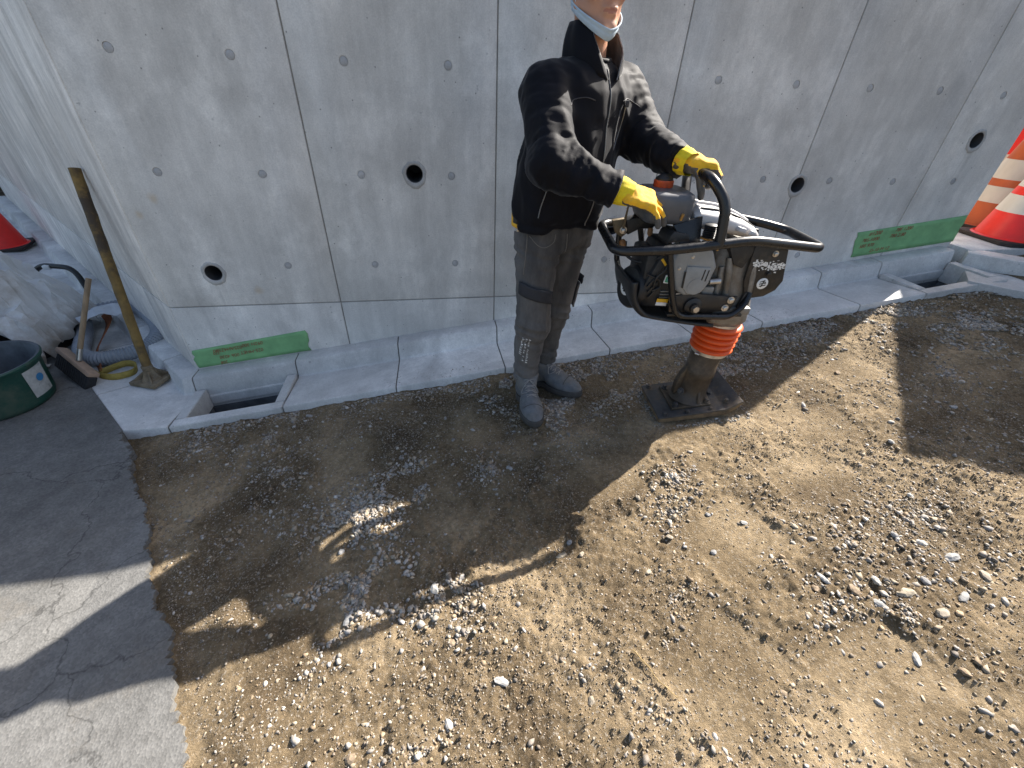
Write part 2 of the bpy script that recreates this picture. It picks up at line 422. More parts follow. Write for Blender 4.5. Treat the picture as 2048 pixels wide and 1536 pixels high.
M_CONE = mat('red_cone_plastic', (0.80, 0.018, 0.012), 0.42, scale=8, var=0.10, col2=(0.45, 0.05, 0.035), thr=(0.6, 0.85))
M_CONEB = mat('dull_orange_cone', (0.50, 0.105, 0.03), 0.6, scale=8, var=0.2, col2=(0.36, 0.11, 0.05), thr=(0.5, 0.8))  # duller and browner than the red cones
M_BAND = mat('reflective_band', (0.62, 0.585, 0.52), 0.45, scale=10, var=0.10, stretch=(1, 1, 0.4), col2=(0.40, 0.35, 0.29), thr=(0.58, 0.80))
M_RUBBER = mat('cone_base_rubber', (0.03, 0.022, 0.02), 0.75, var=0.3)
M_POLE = mat('muddy_tamper_pole', (0.20, 0.125, 0.035), 0.75, scale=12, var=0.4, col2=(0.060, 0.042, 0.026), thr=(0.46, 0.58), bump=0.7, bscale=80)
M_TAMP = mat('muddy_tamper_iron', (0.165, 0.125, 0.075), 0.8, scale=30, var=0.4, col2=(0.27, 0.23, 0.17), thr=(0.5, 0.75), bump=0.7, bscale=90)
M_TUB = mat('green_tub_plastic', (0.008, 0.055, 0.040), 0.5, scale=7, var=0.2, col2=(0.10, 0.115, 0.085), thr=(0.50, 0.70))
M_TUBIN = mat('tub_inside_cement', (0.075, 0.085, 0.095), 0.8, scale=14, var=0.4)
M_SHEET = mat('white_poly_sheet', (0.62, 0.62, 0.61), 0.55, scale=6, var=0.14, col2=(0.33, 0.28, 0.23), thr=(0.48, 0.66), bump=0.3, bscale=60)
M_DARKBAG = mat('dark_bag', (0.03, 0.026, 0.023), 0.8, var=0.4)
M_WOOD = mat('worn_wood', (0.27, 0.19, 0.115), 0.75, scale=24, var=0.3, stretch=(1, 1, 0.2), bump=0.4)
M_WOODH = mat('pale_wood_block', (0.36, 0.245, 0.17), 0.7, scale=24, var=0.2, bump=0.3)
M_BRIST = mat('black_bristles', (0.016, 0.016, 0.018), 0.8, scale=120, var=0.5, stretch=(1, 1, 0.1), bump=0.8, bscale=160)
M_HOSE = mat('grey_corrugated_hose', (0.27, 0.29, 0.32), 0.55, scale=12, var=0.15)
M_STRAP = mat('orange_sling', (0.25, 0.075, 0.022), 0.8, scale=40, var=0.25, bump=0.5, bscale=300)
M_STRAPY = mat('yellow_sling_eye', (0.34, 0.25, 0.055), 0.8, scale=40, var=0.25, bump=0.5, bscale=300)
M_CLOTH = mat('white_rag', (0.52, 0.54, 0.57), 0.8, scale=14, var=0.15)
M_PAPER = mat('paper_label', (0.42, 0.43, 0.42), 0.7, scale=40, var=0.2, col2=(0.20, 0.22, 0.22), thr=(0.55, 0.7))
M_BLUE = mat('blue_print', (0.04, 0.20, 0.42), 0.6, var=0.1)
M_TRUCKW = mat('truck_white_paint', (0.62, 0.62, 0.60), 0.35, var=0.05)
M_GLASS = mat('truck_dark_glass', (0.02, 0.025, 0.03), 0.08, var=0.1)
M_TYRE = mat('tyre_rubber', (0.02, 0.02, 0.02), 0.85, var=0.3)
M_LOT = mat('retained_earth', (0.17, 0.125, 0.08), 0.9, scale=4, var=0.3)

# ------------------------------------------------------------------ numpy noise
def vnoise(p, seed=0):
    """value noise on (N,3) -> (N,) in 0..1"""
    p = np.asarray(p, float)
    i = np.floor(p).astype(np.int64); f = p - i
    f = f * f * (3 - 2 * f)
    def h(a, b, c):
        n = (a * 73856093) ^ (b * 19349663) ^ (c * 83492791) ^ (seed * 2654435761)
        n = (n ^ (n >> 13)) * 1274126177
        n = n & 0x7fffffff
        n = (n ^ (n >> 15)) * 2246822519 & 0x7fffffff
        return ((n >> 7) & 0xffff) / 65535.0
    x, y, z = i[:, 0], i[:, 1], i[:, 2]
    fx, fy, fz = f[:, 0], f[:, 1], f[:, 2]
    def L(a, b, t): return a + (b - a) * t
    return L(L(L(h(x, y, z), h(x + 1, y, z), fx), L(h(x, y + 1, z), h(x + 1, y + 1, z), fx), fy),
             L(L(h(x, y, z + 1), h(x + 1, y, z + 1), fx), L(h(x, y + 1, z + 1), h(x + 1, y + 1, z + 1), fx), fy), fz)

def fbm(p, oct=4, seed=0, gain=0.5):
    s = 0; a = 1; t = 0
    for o in range(oct):
        s = s + a * vnoise(p * 2 ** o, seed + o * 17); t += a; a *= gain
    return s / t

# ================================================================== SETTING
SL = 0.1359
KX = -1.460                                   # wall corner
LROT = math.atan2(-0.748, 0.664)              # heading of the side wall's own x axis
LZ = SL * KX                                  # level of the side road's gutter

def base_z(x):
    return SL * np.clip(x, -2.0, 9.0)

# stone clusters: x, y, radius, weight, mean size
CLUSTERS = [
    (0.55, -0.80, 0.26, 1.0, 0.011), (0.78, -0.60, 0.22, 1.1, 0.011), (0.86, -0.80, 0.13, 0.9, 0.010), (0.30, -0.56, 0.20, 0.8, 0.012),
    (-0.18, -1.12, 0.16, 1.0, 0.012), (0.18, -1.14, 0.14, 0.6, 0.010), (-0.38, -1.26, 0.18, 1.2, 0.012), (-0.34, -1.56, 0.20, 1.2, 0.013),
    (-0.02, -1.66, 0.12, 0.8, 0.012), (-0.28, -1.84, 0.22, 0.9, 0.010), (-0.12, -2.06, 0.14, 1.3, 0.011), (0.30, -1.98, 0.20, 0.4, 0.009), (0.02, -1.78, 0.18, 0.5, 0.009),
    (0.80, -1.52, 0.20, 0.4, 0.008), (0.88, -1.38, 0.12, 0.6, 0.009), (1.28, -1.78, 0.34, 0.16, 0.011), (1.08, -1.93, 0.26, 0.25, 0.012), (1.26, -2.00, 0.30, 0.24, 0.012), (1.56, -1.78, 0.50, 0.22, 0.012),
    (1.62, -1.72, 0.18, 0.6, 0.009), (0.66, -1.80, 0.22, 0.4, 0.008), (0.52, -2.06, 0.14, 0.4, 0.009), (1.60, -0.60, 0.25, 0.8, 0.012), (2.05, -0.58, 0.25, 0.8, 0.012), (2.60, -0.56, 0.25, 0.9, 0.013),
    (1.48, -0.78, 0.16, 0.9, 0.012), (2.9, -0.80, 0.35, 0.7, 0.014), (2.4, -1.1, 0.30, 0.3, 0.012), (-0.9, -0.66, 0.25, 0.3, 0.010), (-1.25, -0.60, 0.2, 0.3, 0.010), (-0.75, -0.95, 0.3, 0.25, 0.009), (0.47, -0.95, 0.12, 0.9, 0.010)]

IMPRINTS = [(0.62, -1.30, 0.10), (0.95, -1.66, 0.30), (1.60, -1.24, -0.05), (0.70, -2.02, 0.5), (1.08, -2.12, 0.2), (0.12, -0.86, 0.0), (-0.45, -0.92, 0.1), (2.0, -0.92, 0.05), (1.36, -1.50, 0.15)]
def ground_dz(x, y):
    p = np.stack([x, y, np.zeros_like(x)], 1)
    d = (fbm(p * 3.2, 3, 3) - 0.5) * 0.030
    d += (fbm(p * 13, 3, 5) - 0.5) * 0.022
    crumb = fbm(p * 55, 3, 9)
    sm = np.clip((fbm(p * 2.1 + 7.3, 2, 31) - 0.40) * 5, 0, 1)      # smooth trodden places
    d += (crumb - 0.5) * (0.007 + 0.012 * sm)
    d += (fbm(p * 105, 2, 19) - 0.5) * (0.004 + 0.006 * sm)
    return d

def g_z(x, y):
    x = np.atleast_1d(np.asarray(x, float)); y = np.atleast_1d(np.asarray(y, float))
    near = (x > -2.2) & (x < 3.6) & (y > -2.8)
    z = base_z(x)
    z[near] += ground_dz(x[near], y[near])
    # pressed flat under the machine's shoe and the boots
    for cx, cy, rr in ((1.17, -0.96, 0.24), (0.41, -0.76, 0.13), (0.57, -0.66, 0.12)):
        w = np.clip(1.6 - np.hypot(x - cx, y - cy) / rr, 0, 1)
        z = z * (1 - w) + (base_z(x) - 0.004) * w
    for cx, cy, an in IMPRINTS:                        # flat prints left by the ram shoe
        dx = (x - cx) * math.cos(an) + (y - cy) * math.sin(an); dy = -(x - cx) * math.sin(an) + (y - cy) * math.cos(an)
        w = np.clip((0.16 - np.abs(dx)) / 0.02, 0, 1) * np.clip((0.13 - np.abs(dy)) / 0.02, 0, 1)
        z = z * (1 - 0.8 * w) + (base_z(x) - 0.007) * 0.8 * w
    return z

def build_ground():
    xs = np.concatenate([[-60, -20, -8, -4, -2.8], np.arange(-2.2, 3.601, 0.0072), [3.8, 4.2, 5, 6, 7.5, 9, 14, 25, 60]])
    ys = np.concatenate([[-60, -20, -8, -4.5, -3.3], np.arange(-2.75, -0.4399, 0.0072), [-0.43, 0, 1, 3, 8, 20, 60]])
    X, Y = np.meshgrid(xs, ys, indexing='ij')
    Z = g_z(X.ravel(), Y.ravel()).reshape(X.shape)
    Z[(Y > -0.436) & (X < 3.55)] = -1.0
    nx, ny = len(xs), len(ys)
    V = np.stack([X, Y, Z], -1).reshape(-1, 3)
    idx = np.arange(nx * ny).reshape(nx, ny)
    Q = np.stack([idx[:-1, :-1], idx[1:, :-1], idx[1:, 1:], idx[:-1, 1:]], -1).reshape(-1, 4)
    me = bpy.data.meshes.new('m')
    me.vertices.add(len(V)); me.vertices.foreach_set('co', V.ravel())
    me.loops.add(Q.size); me.loops.foreach_set('vertex_index', Q.ravel())
    me.polygons.add(len(Q)); me.polygons.foreach_set('loop_start', np.arange(0, Q.size, 4)); me.polygons.foreach_set('loop_total', np.full(len(Q), 4))
    me.update(); me.validate()
    m, n, l, b = nodes_of('gravelly_soil')
    geo = n.new('ShaderNodeNewGeometry')
    def noise(sc, det=6, rough=0.6, dist=0.0):
        z = n.new('ShaderNodeTexNoise'); z.inputs['Scale'].default_value = sc; z.inputs['Detail'].default_value = det; z.inputs['Roughness'].default_value = rough
        z.inputs['Distortion'].default_value = dist
        l.new(geo.outputs['Position'], z.inputs['Vector']); return z.outputs['Fac']
    r1 = n.new('ShaderNodeValToRGB'); e = r1.color_ramp.elements
    e[0].position = 0.32; e[0].color = (0.072, 0.051, 0.030, 1); e[1].position = 0.68; e[1].color = (0.35, 0.268, 0.168, 1)
    k = e.new(0.5); k.color = (0.175, 0.130, 0.077, 1)
    l.new(noise(2.4, 8, 0.62, 0.3), r1.inputs[0])
    r2 = n.new('ShaderNodeMapRange'); r2.inputs['From Min'].default_value = 0.3; r2.inputs['From Max'].default_value = 0.7; r2.inputs['To Min'].default_value = 0.55; r2.inputs['To Max'].default_value = 1.42
    l.new(noise(48, 8, 0.75), r2.inputs[0])
    mx = n.new('ShaderNodeMixRGB'); mx.blend_type = 'MULTIPLY'; mx.inputs[0].default_value = 1; l.new(r1.outputs[0], mx.inputs[1]); l.new(r2.outputs[0], mx.inputs[2])
    # chalky grey grit
    r3 = n.new('ShaderNodeMapRange'); r3.inputs['From Min'].default_value = 0.57; r3.inputs['From Max'].default_value = 0.66; l.new(noise(120, 3, 0.6), r3.inputs[0])
    r3.inputs['To Max'].default_value = 0.6
    m3 = n.new('ShaderNodeMixRGB'); l.new(r3.outputs[0], m3.inputs[0]); l.new(mx.outputs[0], m3.inputs[1]); m3.inputs[2].default_value = (0.36, 0.32, 0.265, 1)
    l.new(m3.outputs[0], b.inputs['Base Color'])
    setv(b, 'Roughness', 0.95); setv(b, 'Specular IOR Level', 0.15)
    bp = n.new('ShaderNodeBump'); bp.inputs['Strength'].default_value = 1.0; bp.inputs['Distance'].default_value = 0.009
    l.new(noise(140, 8, 0.75), bp.inputs['Height']); l.new(bp.outputs[0], b.inputs['Normal'])
    MATS['soil'] = m
    return tag(link('gravel_ground', me, m, None, True), 'brown soil ground strewn with crushed stone, half in shade', 'ground', kind='structure')
ground = build_ground()

# ---- loose stones
ICO = None
def ico():
    bm = bmesh.new(); bmesh.ops.create_icosphere(bm, subdivisions=1, radius=1)
    v = np.array([x.co[:] for x in bm.verts]); f = np.array([[x.index for x in q.verts] for q in bm.faces]); bm.free()
    return v, f
ICO = ico()
bm_ = bmesh.new(); bmesh.ops.create_icosphere(bm_, subdivisions=2, radius=1)
ICO2 = (np.array([x.co[:] for x in bm_.verts]), np.array([[x.index for x in q.verts] for q in bm_.faces])); bm_.free()
OCT = (np.array([[1, 0, 0], [-1, 0, 0], [0, 1, 0], [0, -1, 0], [0, 0, 1], [0, 0, -1]], float),
       np.array([[0, 2, 4], [2, 1, 4], [1, 3, 4], [3, 0, 4], [2, 0, 5], [1, 2, 5], [3, 1, 5], [0, 3, 5]]))

def rand_rot(n):
    q = RNG.normal(size=(n, 4)); q /= np.linalg.norm(q, axis=1)[:, None]
    w, x, y, z = q.T
    return np.stack([np.stack([1 - 2 * (y * y + z * z), 2 * (x * y - z * w), 2 * (x * z + y * w)], -1),
                     np.stack([2 * (x * y + z * w), 1 - 2 * (x * x + z * z), 2 * (y * z - x * w)], -1),
                     np.stack([2 * (x * z - y * w), 2 * (y * z + x * w), 1 - 2 * (x * x + y * y)], -1)], 1)

PAL = np.array([(0.40, 0.39, 0.37), (0.30, 0.295, 0.29), (0.47, 0.45, 0.41), (0.36, 0.31, 0.24), (0.24, 0.225, 0.21), (0.42, 0.36, 0.27), (0.19, 0.17, 0.15), (0.55, 0.53, 0.50), (0.33, 0.25, 0.17)])
def scatter(name, px, py, size, base, flat=0.55, sink=0.25, jit=0.30, soilmix=None, zs=None):
    n = len(px); V0, F0 = base
    nv = len(V0)
    sh = np.stack([RNG.uniform(0.75, 1.35, n), RNG.uniform(0.65, 1.0, n), RNG.uniform(0.45, 0.85, n)], 1)
    P = V0[None] * (1 + RNG.uniform(-jit, jit, (n, nv, 1))) * sh[:, None, :] * size[:, None, None]
    P = np.einsum('nij,nvj->nvi', rand_rot(n), P)
    P[:, :, 2] *= flat / 0.62 * 0.8
    z = g_z(px, py) if zs is None else zs
    hgt = P[:, :, 2].max(1)
    P += np.stack([px, py, z + hgt * (1 - 2 * sink)], 1)[:, None, :]
    F = (F0[None] + (np.arange(n) * nv)[:, None, None]).reshape(-1, 3)
    me = bpy.data.meshes.new('m')
    me.vertices.add(n * nv); me.vertices.foreach_set('co', P.ravel())
    me.loops.add(F.size); me.loops.foreach_set('vertex_index', F.ravel())
    me.polygons.add(len(F)); me.polygons.foreach_set('loop_start', np.arange(0, F.size, 3)); me.polygons.foreach_set('loop_total', np.full(len(F), 3))
    c = PAL[RNG.integers(0, len(PAL), n)] * RNG.uniform(0.75, 1.2, (n, 1))
    if soilmix is not None: c = c * (1 - soilmix) + np.array((0.215, 0.158, 0.095)) * soilmix * RNG.uniform(0.6, 1.4, (n, 1))
    a = me.attributes.new('stone_col', 'FLOAT_COLOR', 'POINT')
    a.data.foreach_set('color', np.repeat(np.concatenate([c, np.ones((n, 1))], 1), nv, 0).ravel())
    me.update()
    return me

def stone_mat():
    m, n, l, b = nodes_of('crushed_stone')
    at = n.new('ShaderNodeAttribute'); at.attribute_name = 'stone_col'
    geo = n.new('ShaderNodeNewGeometry'); z = n.new('ShaderNodeTexNoise'); z.inputs['Scale'].default_value = 130; z.inputs['Detail'].default_value = 6
    l.new(geo.outputs['Position'], z.inputs['Vector'])
    r = n.new('ShaderNodeMapRange'); r.inputs['From Min'].default_value = 0.3; r.inputs['From Max'].default_value = 0.7; r.inputs['To Min'].default_value = 0.72; r.inputs['To Max'].default_value = 1.22
    l.new(z.outputs['Fac'], r.inputs[0])
    mx = n.new('ShaderNodeMixRGB'); mx.blend_type = 'MULTIPLY'; mx.inputs[0].default_value = 1; l.new(at.outputs['Color'], mx.inputs[1]); l.new(r.outputs[0], mx.inputs[2])
    l.new(mx.outputs[0], b.inputs['Base Color']); setv(b, 'Roughness', 0.85); setv(b, 'Specular IOR Level', 0.25)
    bp = n.new('ShaderNodeBump'); bp.inputs['Strength'].default_value = 0.4; bp.inputs['Distance'].default_value = 0.002; l.new(z.outputs['Fac'], bp.inputs['Height']); l.new(bp.outputs[0], b.inputs['Normal'])
    return m
M_STONE = stone_mat()

def keep(px, py):
    """not under asphalt, not inside the gutter, not under the shoe or boots"""
    edge_x = np.interp(-py, [0.45, 0.79, 1.5, 2.2, 3.4], [-1.66, -1.45, -1.0, -0.55, 0.2])
    k = (py < -0.462) & (px > edge_x + 0.02) & (py > -2.72) & (px < 3.5)
    k &= ~((np.abs(px - 1.17) < 0.19) & (np.abs(py + 0.97) < 0.13))
    k &= ~((np.abs(px - 0.41) < 0.055) & (py < -0.58) & (py > -0.94))
    k &= ~(np.hypot(px - 0.57, py + 0.66) < 0.10)
    for cx, cy, an in IMPRINTS:
        dx = (px - cx) * math.cos(an) + (py - cy) * math.sin(an); dy = -(px - cx) * math.sin(an) + (py - cy) * math.cos(an)
        k &= ~((np.abs(dx) < 0.145) & (np.abs(dy) < 0.115) & (RNG.uniform(0, 1, len(px)) < 0.72))
    return k

def cluster_points(per):
    X, Y, S = [], [], []
    for cx, cy, rr, w, s in CLUSTERS:
        shade = cy > -1.75 and cx < 1.0 or cy > -1.0
        n = int(per * w * (1.9 if shade else 0.8) * (rr / 0.2) ** 2)
        a = RNG.uniform(0, 2 * np.pi, n); d = np.abs(RNG.normal(0, 0.62, n)) * rr
        x = cx + d * np.cos(a) * 1.25; y = cy + d * np.sin(a) * 0.9
        k = fbm(np.stack([x * 9, y * 9, np.zeros(n)], 1), 2, 15) > 0.44
        X.append(x[k]); Y.append(y[k]); S.append(s * (0.64 if shade else 0.54) * RNG.lognormal(-0.35, 0.45, int(k.sum())))
    return np.concatenate(X), np.concatenate(Y), np.concatenate(S)

def build_stones():
    # medium stones in drifts
    x, y, s = cluster_points(1000)
    # strip along the gutter edge
    n = 3000
    xe = RNG.uniform(-1.4, 3.4, n); ye = -0.462 - np.abs(RNG.normal(0, 0.040, n)) - 0.004
    w = vnoise(np.stack([xe * 3, np.zeros(n), np.zeros(n)], 1), 5) > 0.28
    x = np.concatenate([x, xe[w]]); y = np.concatenate([y, ye[w]]); s = np.concatenate([s, 0.0080 * RNG.lognormal(-0.3, 0.45, w.sum())])
    # finer stones everywhere, in patches
    n = 46000
    xs_ = RNG.uniform(-1.8, 3.4, n); ys_ = RNG.uniform(-2.6, -0.47, n)
    dn = fbm(np.stack([xs_ * 2.6, ys_ * 2.6, np.zeros(n)], 1), 3, 55)
    w = RNG.uniform(0, 1, n) < np.clip((dn - 0.42) * 4.2, 0.06, 1)
    xs_, ys_ = xs_[w], ys_[w]
    x = np.concatenate([x, xs_]); y = np.concatenate([y, ys_]); s = np.concatenate([s, 0.0031 * RNG.lognormal(-0.1, 0.5, len(xs_))])
    # dirt pushed up round the ram shoe and the boots
    n = 900; a = RNG.uniform(0, 1, n); e_ = np.where(RNG.uniform(0, 1, n) < 0.5, 1, -1)
    sx = np.where(a < 0.6, RNG.uniform(-0.22, 0.20, n), e_ * 0.20 + RNG.normal(0, 0.012, n)); sy = np.where(a < 0.6, e_ * 0.140 + RNG.normal(0, 0.012, n), RNG.uniform(-0.14, 0.14, n))
    x = np.concatenate([x, 1.165 + sx]); y = np.concatenate([y, -0.965 + sy - 0.10 * sx]); s = np.concatenate([s, 0.0045 * RNG.lognormal(-0.1, 0.45, n)])
    k = keep(x, y); x, y, s = x[k], y[k], np.clip(s[k], 0.0013, 0.012)
    o = link('loose_gravel', scatter('g', x, y, s, ICO, sink=0.50, jit=0.50, soilmix=0.34), M_STONE, None, False)
    tag(o, 'loose grey and tan crushed gravel drifted over the brown soil', 'gravel', kind='stuff')
    # fine crumbs
    n = 150000
    x = RNG.uniform(-1.7, 3.0, n); y = RNG.uniform(-2.5, -0.465, n)
    d = fbm(np.stack([x * 3.1, y * 3.1, np.zeros(n)], 1), 3, 77)
    k = keep(x, y) & (RNG.uniform(0, 1, n) < np.clip((d - 0.36) * 4.0, 0.12, 1))
    x, y = x[k], y[k]
    s = np.clip(0.0022 * RNG.lognormal(0, 0.42, len(x)), 0.0009, 0.0065)
    o = link('soil_crumbs', scatter('c', x, y, s, OCT, sink=0.32, jit=0.35, soilmix=0.66), M_STONE, None, False)
    tag(o, 'fine brown soil crumbs and grit over the ground', 'grit', kind='stuff')
    # grit spilled on the gutter apron
    n = 900
    x = RNG.uniform(-0.85, 2.9, n); y = -0.447 + np.abs(RNG.normal(0, 0.07, n)); k = (y < -0.15) & (vnoise(np.stack([x * 2.2, y * 0, y * 0], 1), 3) > 0.35); x, y = x[k], y[k]
    o = link('gutter_grit', scatter('c', x, y, np.clip(0.0016 * RNG.lognormal(0, 0.5, len(x)), 0.0008, 0.006), OCT, sink=0.1, jit=0.35, soilmix=0.6, zs=SL * x + np.interp(y, [-0.442, -0.142], [0.040, 0.010])), M_STONE, None, False)
    tag(o, 'sparse grit spilled on the concrete gutter apron', 'grit', kind='stuff')
    # bigger single stones
    protos = []
    for i in range(7):
        v, f = ICO2
        P = v * (1 + (fbm(v * 1.7 + i * 9.1, 3, i) - 0.5)[:, None] * 0.75)
        P = P * np.array([1.15 + 0.25 * (i % 3), 0.85, 0.55])
        me = mesh_of(P, f)
        c = PAL[[2, 0, 5, 1, 3, 0, 8][i]] * 0.80
        a = me.attributes.new('stone_col', 'FLOAT_COLOR', 'POINT'); a.data.foreach_set('color', np.tile(np.append(c, 1), len(P)))
        me.materials.append(M_STONE); protos.append(me)
    spots = [(-0.17, -1.03, .017), (0.25, -1.16, .016), (0.36, -1.60, .018), (0.40, -1.555, .015), (0.43, -1.61, .014), (0.10, -1.93, .020), (-0.03, -1.80, .017), (-0.08, -1.62, .026), (-0.05, -2.00, .019),
             (0.62, -1.72, .014), (0.86, -1.70, .016), (0.33, -2.02, .015), (1.12, -1.86, .019), (1.18, -1.91, .023), (1.26, -1.90, .020), (1.22, -1.96, .021), (1.31, -1.95, .024), (1.40, -1.93, .021), (1.35, -2.02, .022), (1.46, -1.99, .018),
             (1.08, -1.88, .016), (1.50, -1.82, .022), (1.54, -1.88, .025), (1.60, -1.80, .018), (1.44, -1.78, .017), (1.58, -1.95, .022), (1.20, -2.10, .017), (1.28, -2.15, .018), (1.62, -1.66, .015), (1.02, -1.62, .016), (1.16, -1.68, .015), (0.92, -1.56, .015), (0.74, -1.62, .014),
             (1.63, -1.12, .016), (1.95, -0.95, .020), (1.78, -1.42, .018), (2.20, -1.30, .018), (2.32, -0.86, .016), (0.98, -1.34, .013), (0.70, -1.44, .013), (-0.22, -2.12, .021), (-0.30, -2.02, .018), (-0.16, -2.18, .019), (-0.36, -1.66, .020), (-0.30, -1.50, .019), (-0.42, -1.40, .018), (-0.80, -0.53, .022), (-0.72, -0.52, .018), (0.82, -2.10, .014), (0.60, -2.15, .012)]
    for i, (x, y, s) in enumerate(spots):
        o = bpy.data.objects.new('stone', protos[i % 7]); COL.objects.link(o); o.parent = ground
        s *= 0.70; o.location = (x, y, float(g_z(x, y)[0]) + s * 0.02); o.scale = (s, s, s)
        o.rotation_euler = (random.uniform(-.3, .3), random.uniform(-.3, .3), random.uniform(0, 6.28))
build_stones()

# dry twig lying on the soil
tw = spline([(0.475, -1.935, 0), (0.50, -1.975, 0), (0.512, -2.01, 0), (0.53, -2.04, 0), (0.548, -2.06, 0)], 5)
tw = [Vector((p.x, p.y, float(g_z(p.x, p.y)[0]) + 0.006)) for p in tw]
tag(tube('twig', tw, lambda t: 0.0016 - 0.0006 * t, mat('dry_twig', (0.30, 0.21, 0.085), 0.8), None, 6), 'thin dry yellowish twig lying on the sunlit soil', 'twig')

# ---- asphalt of the side road
def build_asphalt():
    edge = [(-1.662, -0.455), (-1.45, -0.79), (-1.0, -1.5), (-0.55, -2.2), (0.2, -3.4)]
    pts = []
    for (x0, y0), (x1, y1) in zip(edge[:-1], edge[1:]):
        n = max(2, int(math.hypot(x1 - x0, y1 - y0) / 0.009))
        for i in range(n):
            t = i / n; j = 0.0 if (i == 0) else random.gauss(0, 0.0045) + 0.010 * math.sin(7 * t + x0 * 5) + 0.006 * math.sin(31 * t + x0 * 9)
            pts.append((x0 + (x1 - x0) * t + j, y0 + (y1 - y0) * t + j * 0.6))
    pts += [(0.2, -3.4), (0.2, -40), (-60, -40), (-60, 60)]
    far = Vector((KX, 0)) + Vector((-0.748, -0.664)) * 0.453 + Vector((-0.664, 0.748)) * 60
    pts.append((far.x, far.y))
    bm = bmesh.new()
    f = bm.faces.new([bm.verts.new((x, y, 0)) for x, y in pts])
    bmesh.ops.triangulate(bm, faces=[f])
    for px_ in (-1.3, -0.9, -0.4):
        bmesh.ops.bisect_plane(bm, geom=bm.verts[:] + bm.edges[:] + bm.faces[:], plane_co=(px_, 0, 0), plane_no=(1, 0, 0))
    r = bmesh.ops.extrude_face_region(bm, geom=bm.faces[:])
    low = set(v for v in r['geom'] if isinstance(v, bmesh.types.BMVert))
    for v in bm.verts:
        v.co.z = -0.158 + 0.136 * max(0, v.co.x + 1.3) - (0.10 if v not in low else 0.0)
    bmesh.ops.recalc_face_normals(bm, faces=bm.faces)
    me = bpy.data.meshes.new('m'); bm.to_mesh(me); bm.free()
    tag(link('asphalt_road', me, M_ASPH), 'old grey asphalt of the side road', 'road', kind='structure')
build_asphalt()

# ---- retaining walls
WALL_TOP = 2.20
ZJ = 0.312
def wall_panels(root, cols, m, depth, holes, ties, wl, zlow):
    rows = [(zlow, ZJ), (ZJ, WALL_TOP)]
    g = 0.0030
    for (x0, x1) in cols:
        for z0, z1 in rows:
            o = box('concrete_panel', ((x0 + x1) / 2, depth / 2, (z0 + z1) / 2), (x1 - x0 - 2 * g, depth, z1 - z0 - 2 * g), m, root, bev=0.0045, seg=2)
            cut = []
            for hx, hz in holes:
                if x0 - .07 < hx < x1 + .07 and z0 - .07 < hz < z1 + .07:
                    cut.append((Matrix.Translation((hx, 0.05, hz)) @ Matrix.Rotation(R(90), 4, 'X'), 0.050, 0.30))
            for hx, hz in ties:
                if x0 < hx < x1 and z0 < hz < z1:
                    cut.append((Matrix.Translation((hx, 0.0, hz)) @ Matrix.Rotation(R(90), 4, 'X'), 0.0195, 0.008))
            if cut: bool_cut(o, cut)
    for hx, hz in ties:
        if any(x0 < hx < x1 for x0, x1 in cols):
            lathe('tie_hole_plug', [(0.0175, 0.006), (0.0175, 0.0018), (0.0165, 0.0010)], M_PLUG, root, (hx, 0, hz), (0, 1, 0), 20)

J = [-0.5636, 0.3362, 1.240, 2.138, 3.0215]
TIEX = [-1.242 + 0.45 * i for i in range(11)]
TIEZ = [1.890, 1.438, 0.985, 0.532, 0.079]
ties = []
for i, x in enumerate(TIEX):
    for z in TIEZ:
        if z < SL * x + 0.14: continue
        if z == 0.079 and i not in (2, 3): continue
        ties.append((x + random.uniform(-.004, .004), z + random.uniform(-.004, .004)))
HOLES = [(-1.173, 0.503), (-0.079, 0.993), (1.030, 0.722), (2.149, 0.958), (3.252, 1.213)]
ties = [t for t in ties if all(math.hypot(t[0] - h[0], t[1] - h[1]) > 0.075 for h in HOLES)]
main_wall = empty('retaining_wall', (0, 0, 0), 0, 'tall bare concrete retaining wall with round drain holes behind the worker', 'wall')
cols = list(zip([KX] + J, J + [3.55]))
wall_panels(main_wall, cols, M_WALL, 0.10, HOLES, ties, None, -0.45)
box('wall_core', ((KX + 3.55) / 2 + 0.13, 0.10 + 0.12, 0.87), (3.55 - KX - 0.30, 0.25, 2.56), M_CORE, main_wall, bev=0)
for sx in range(2):
    pass
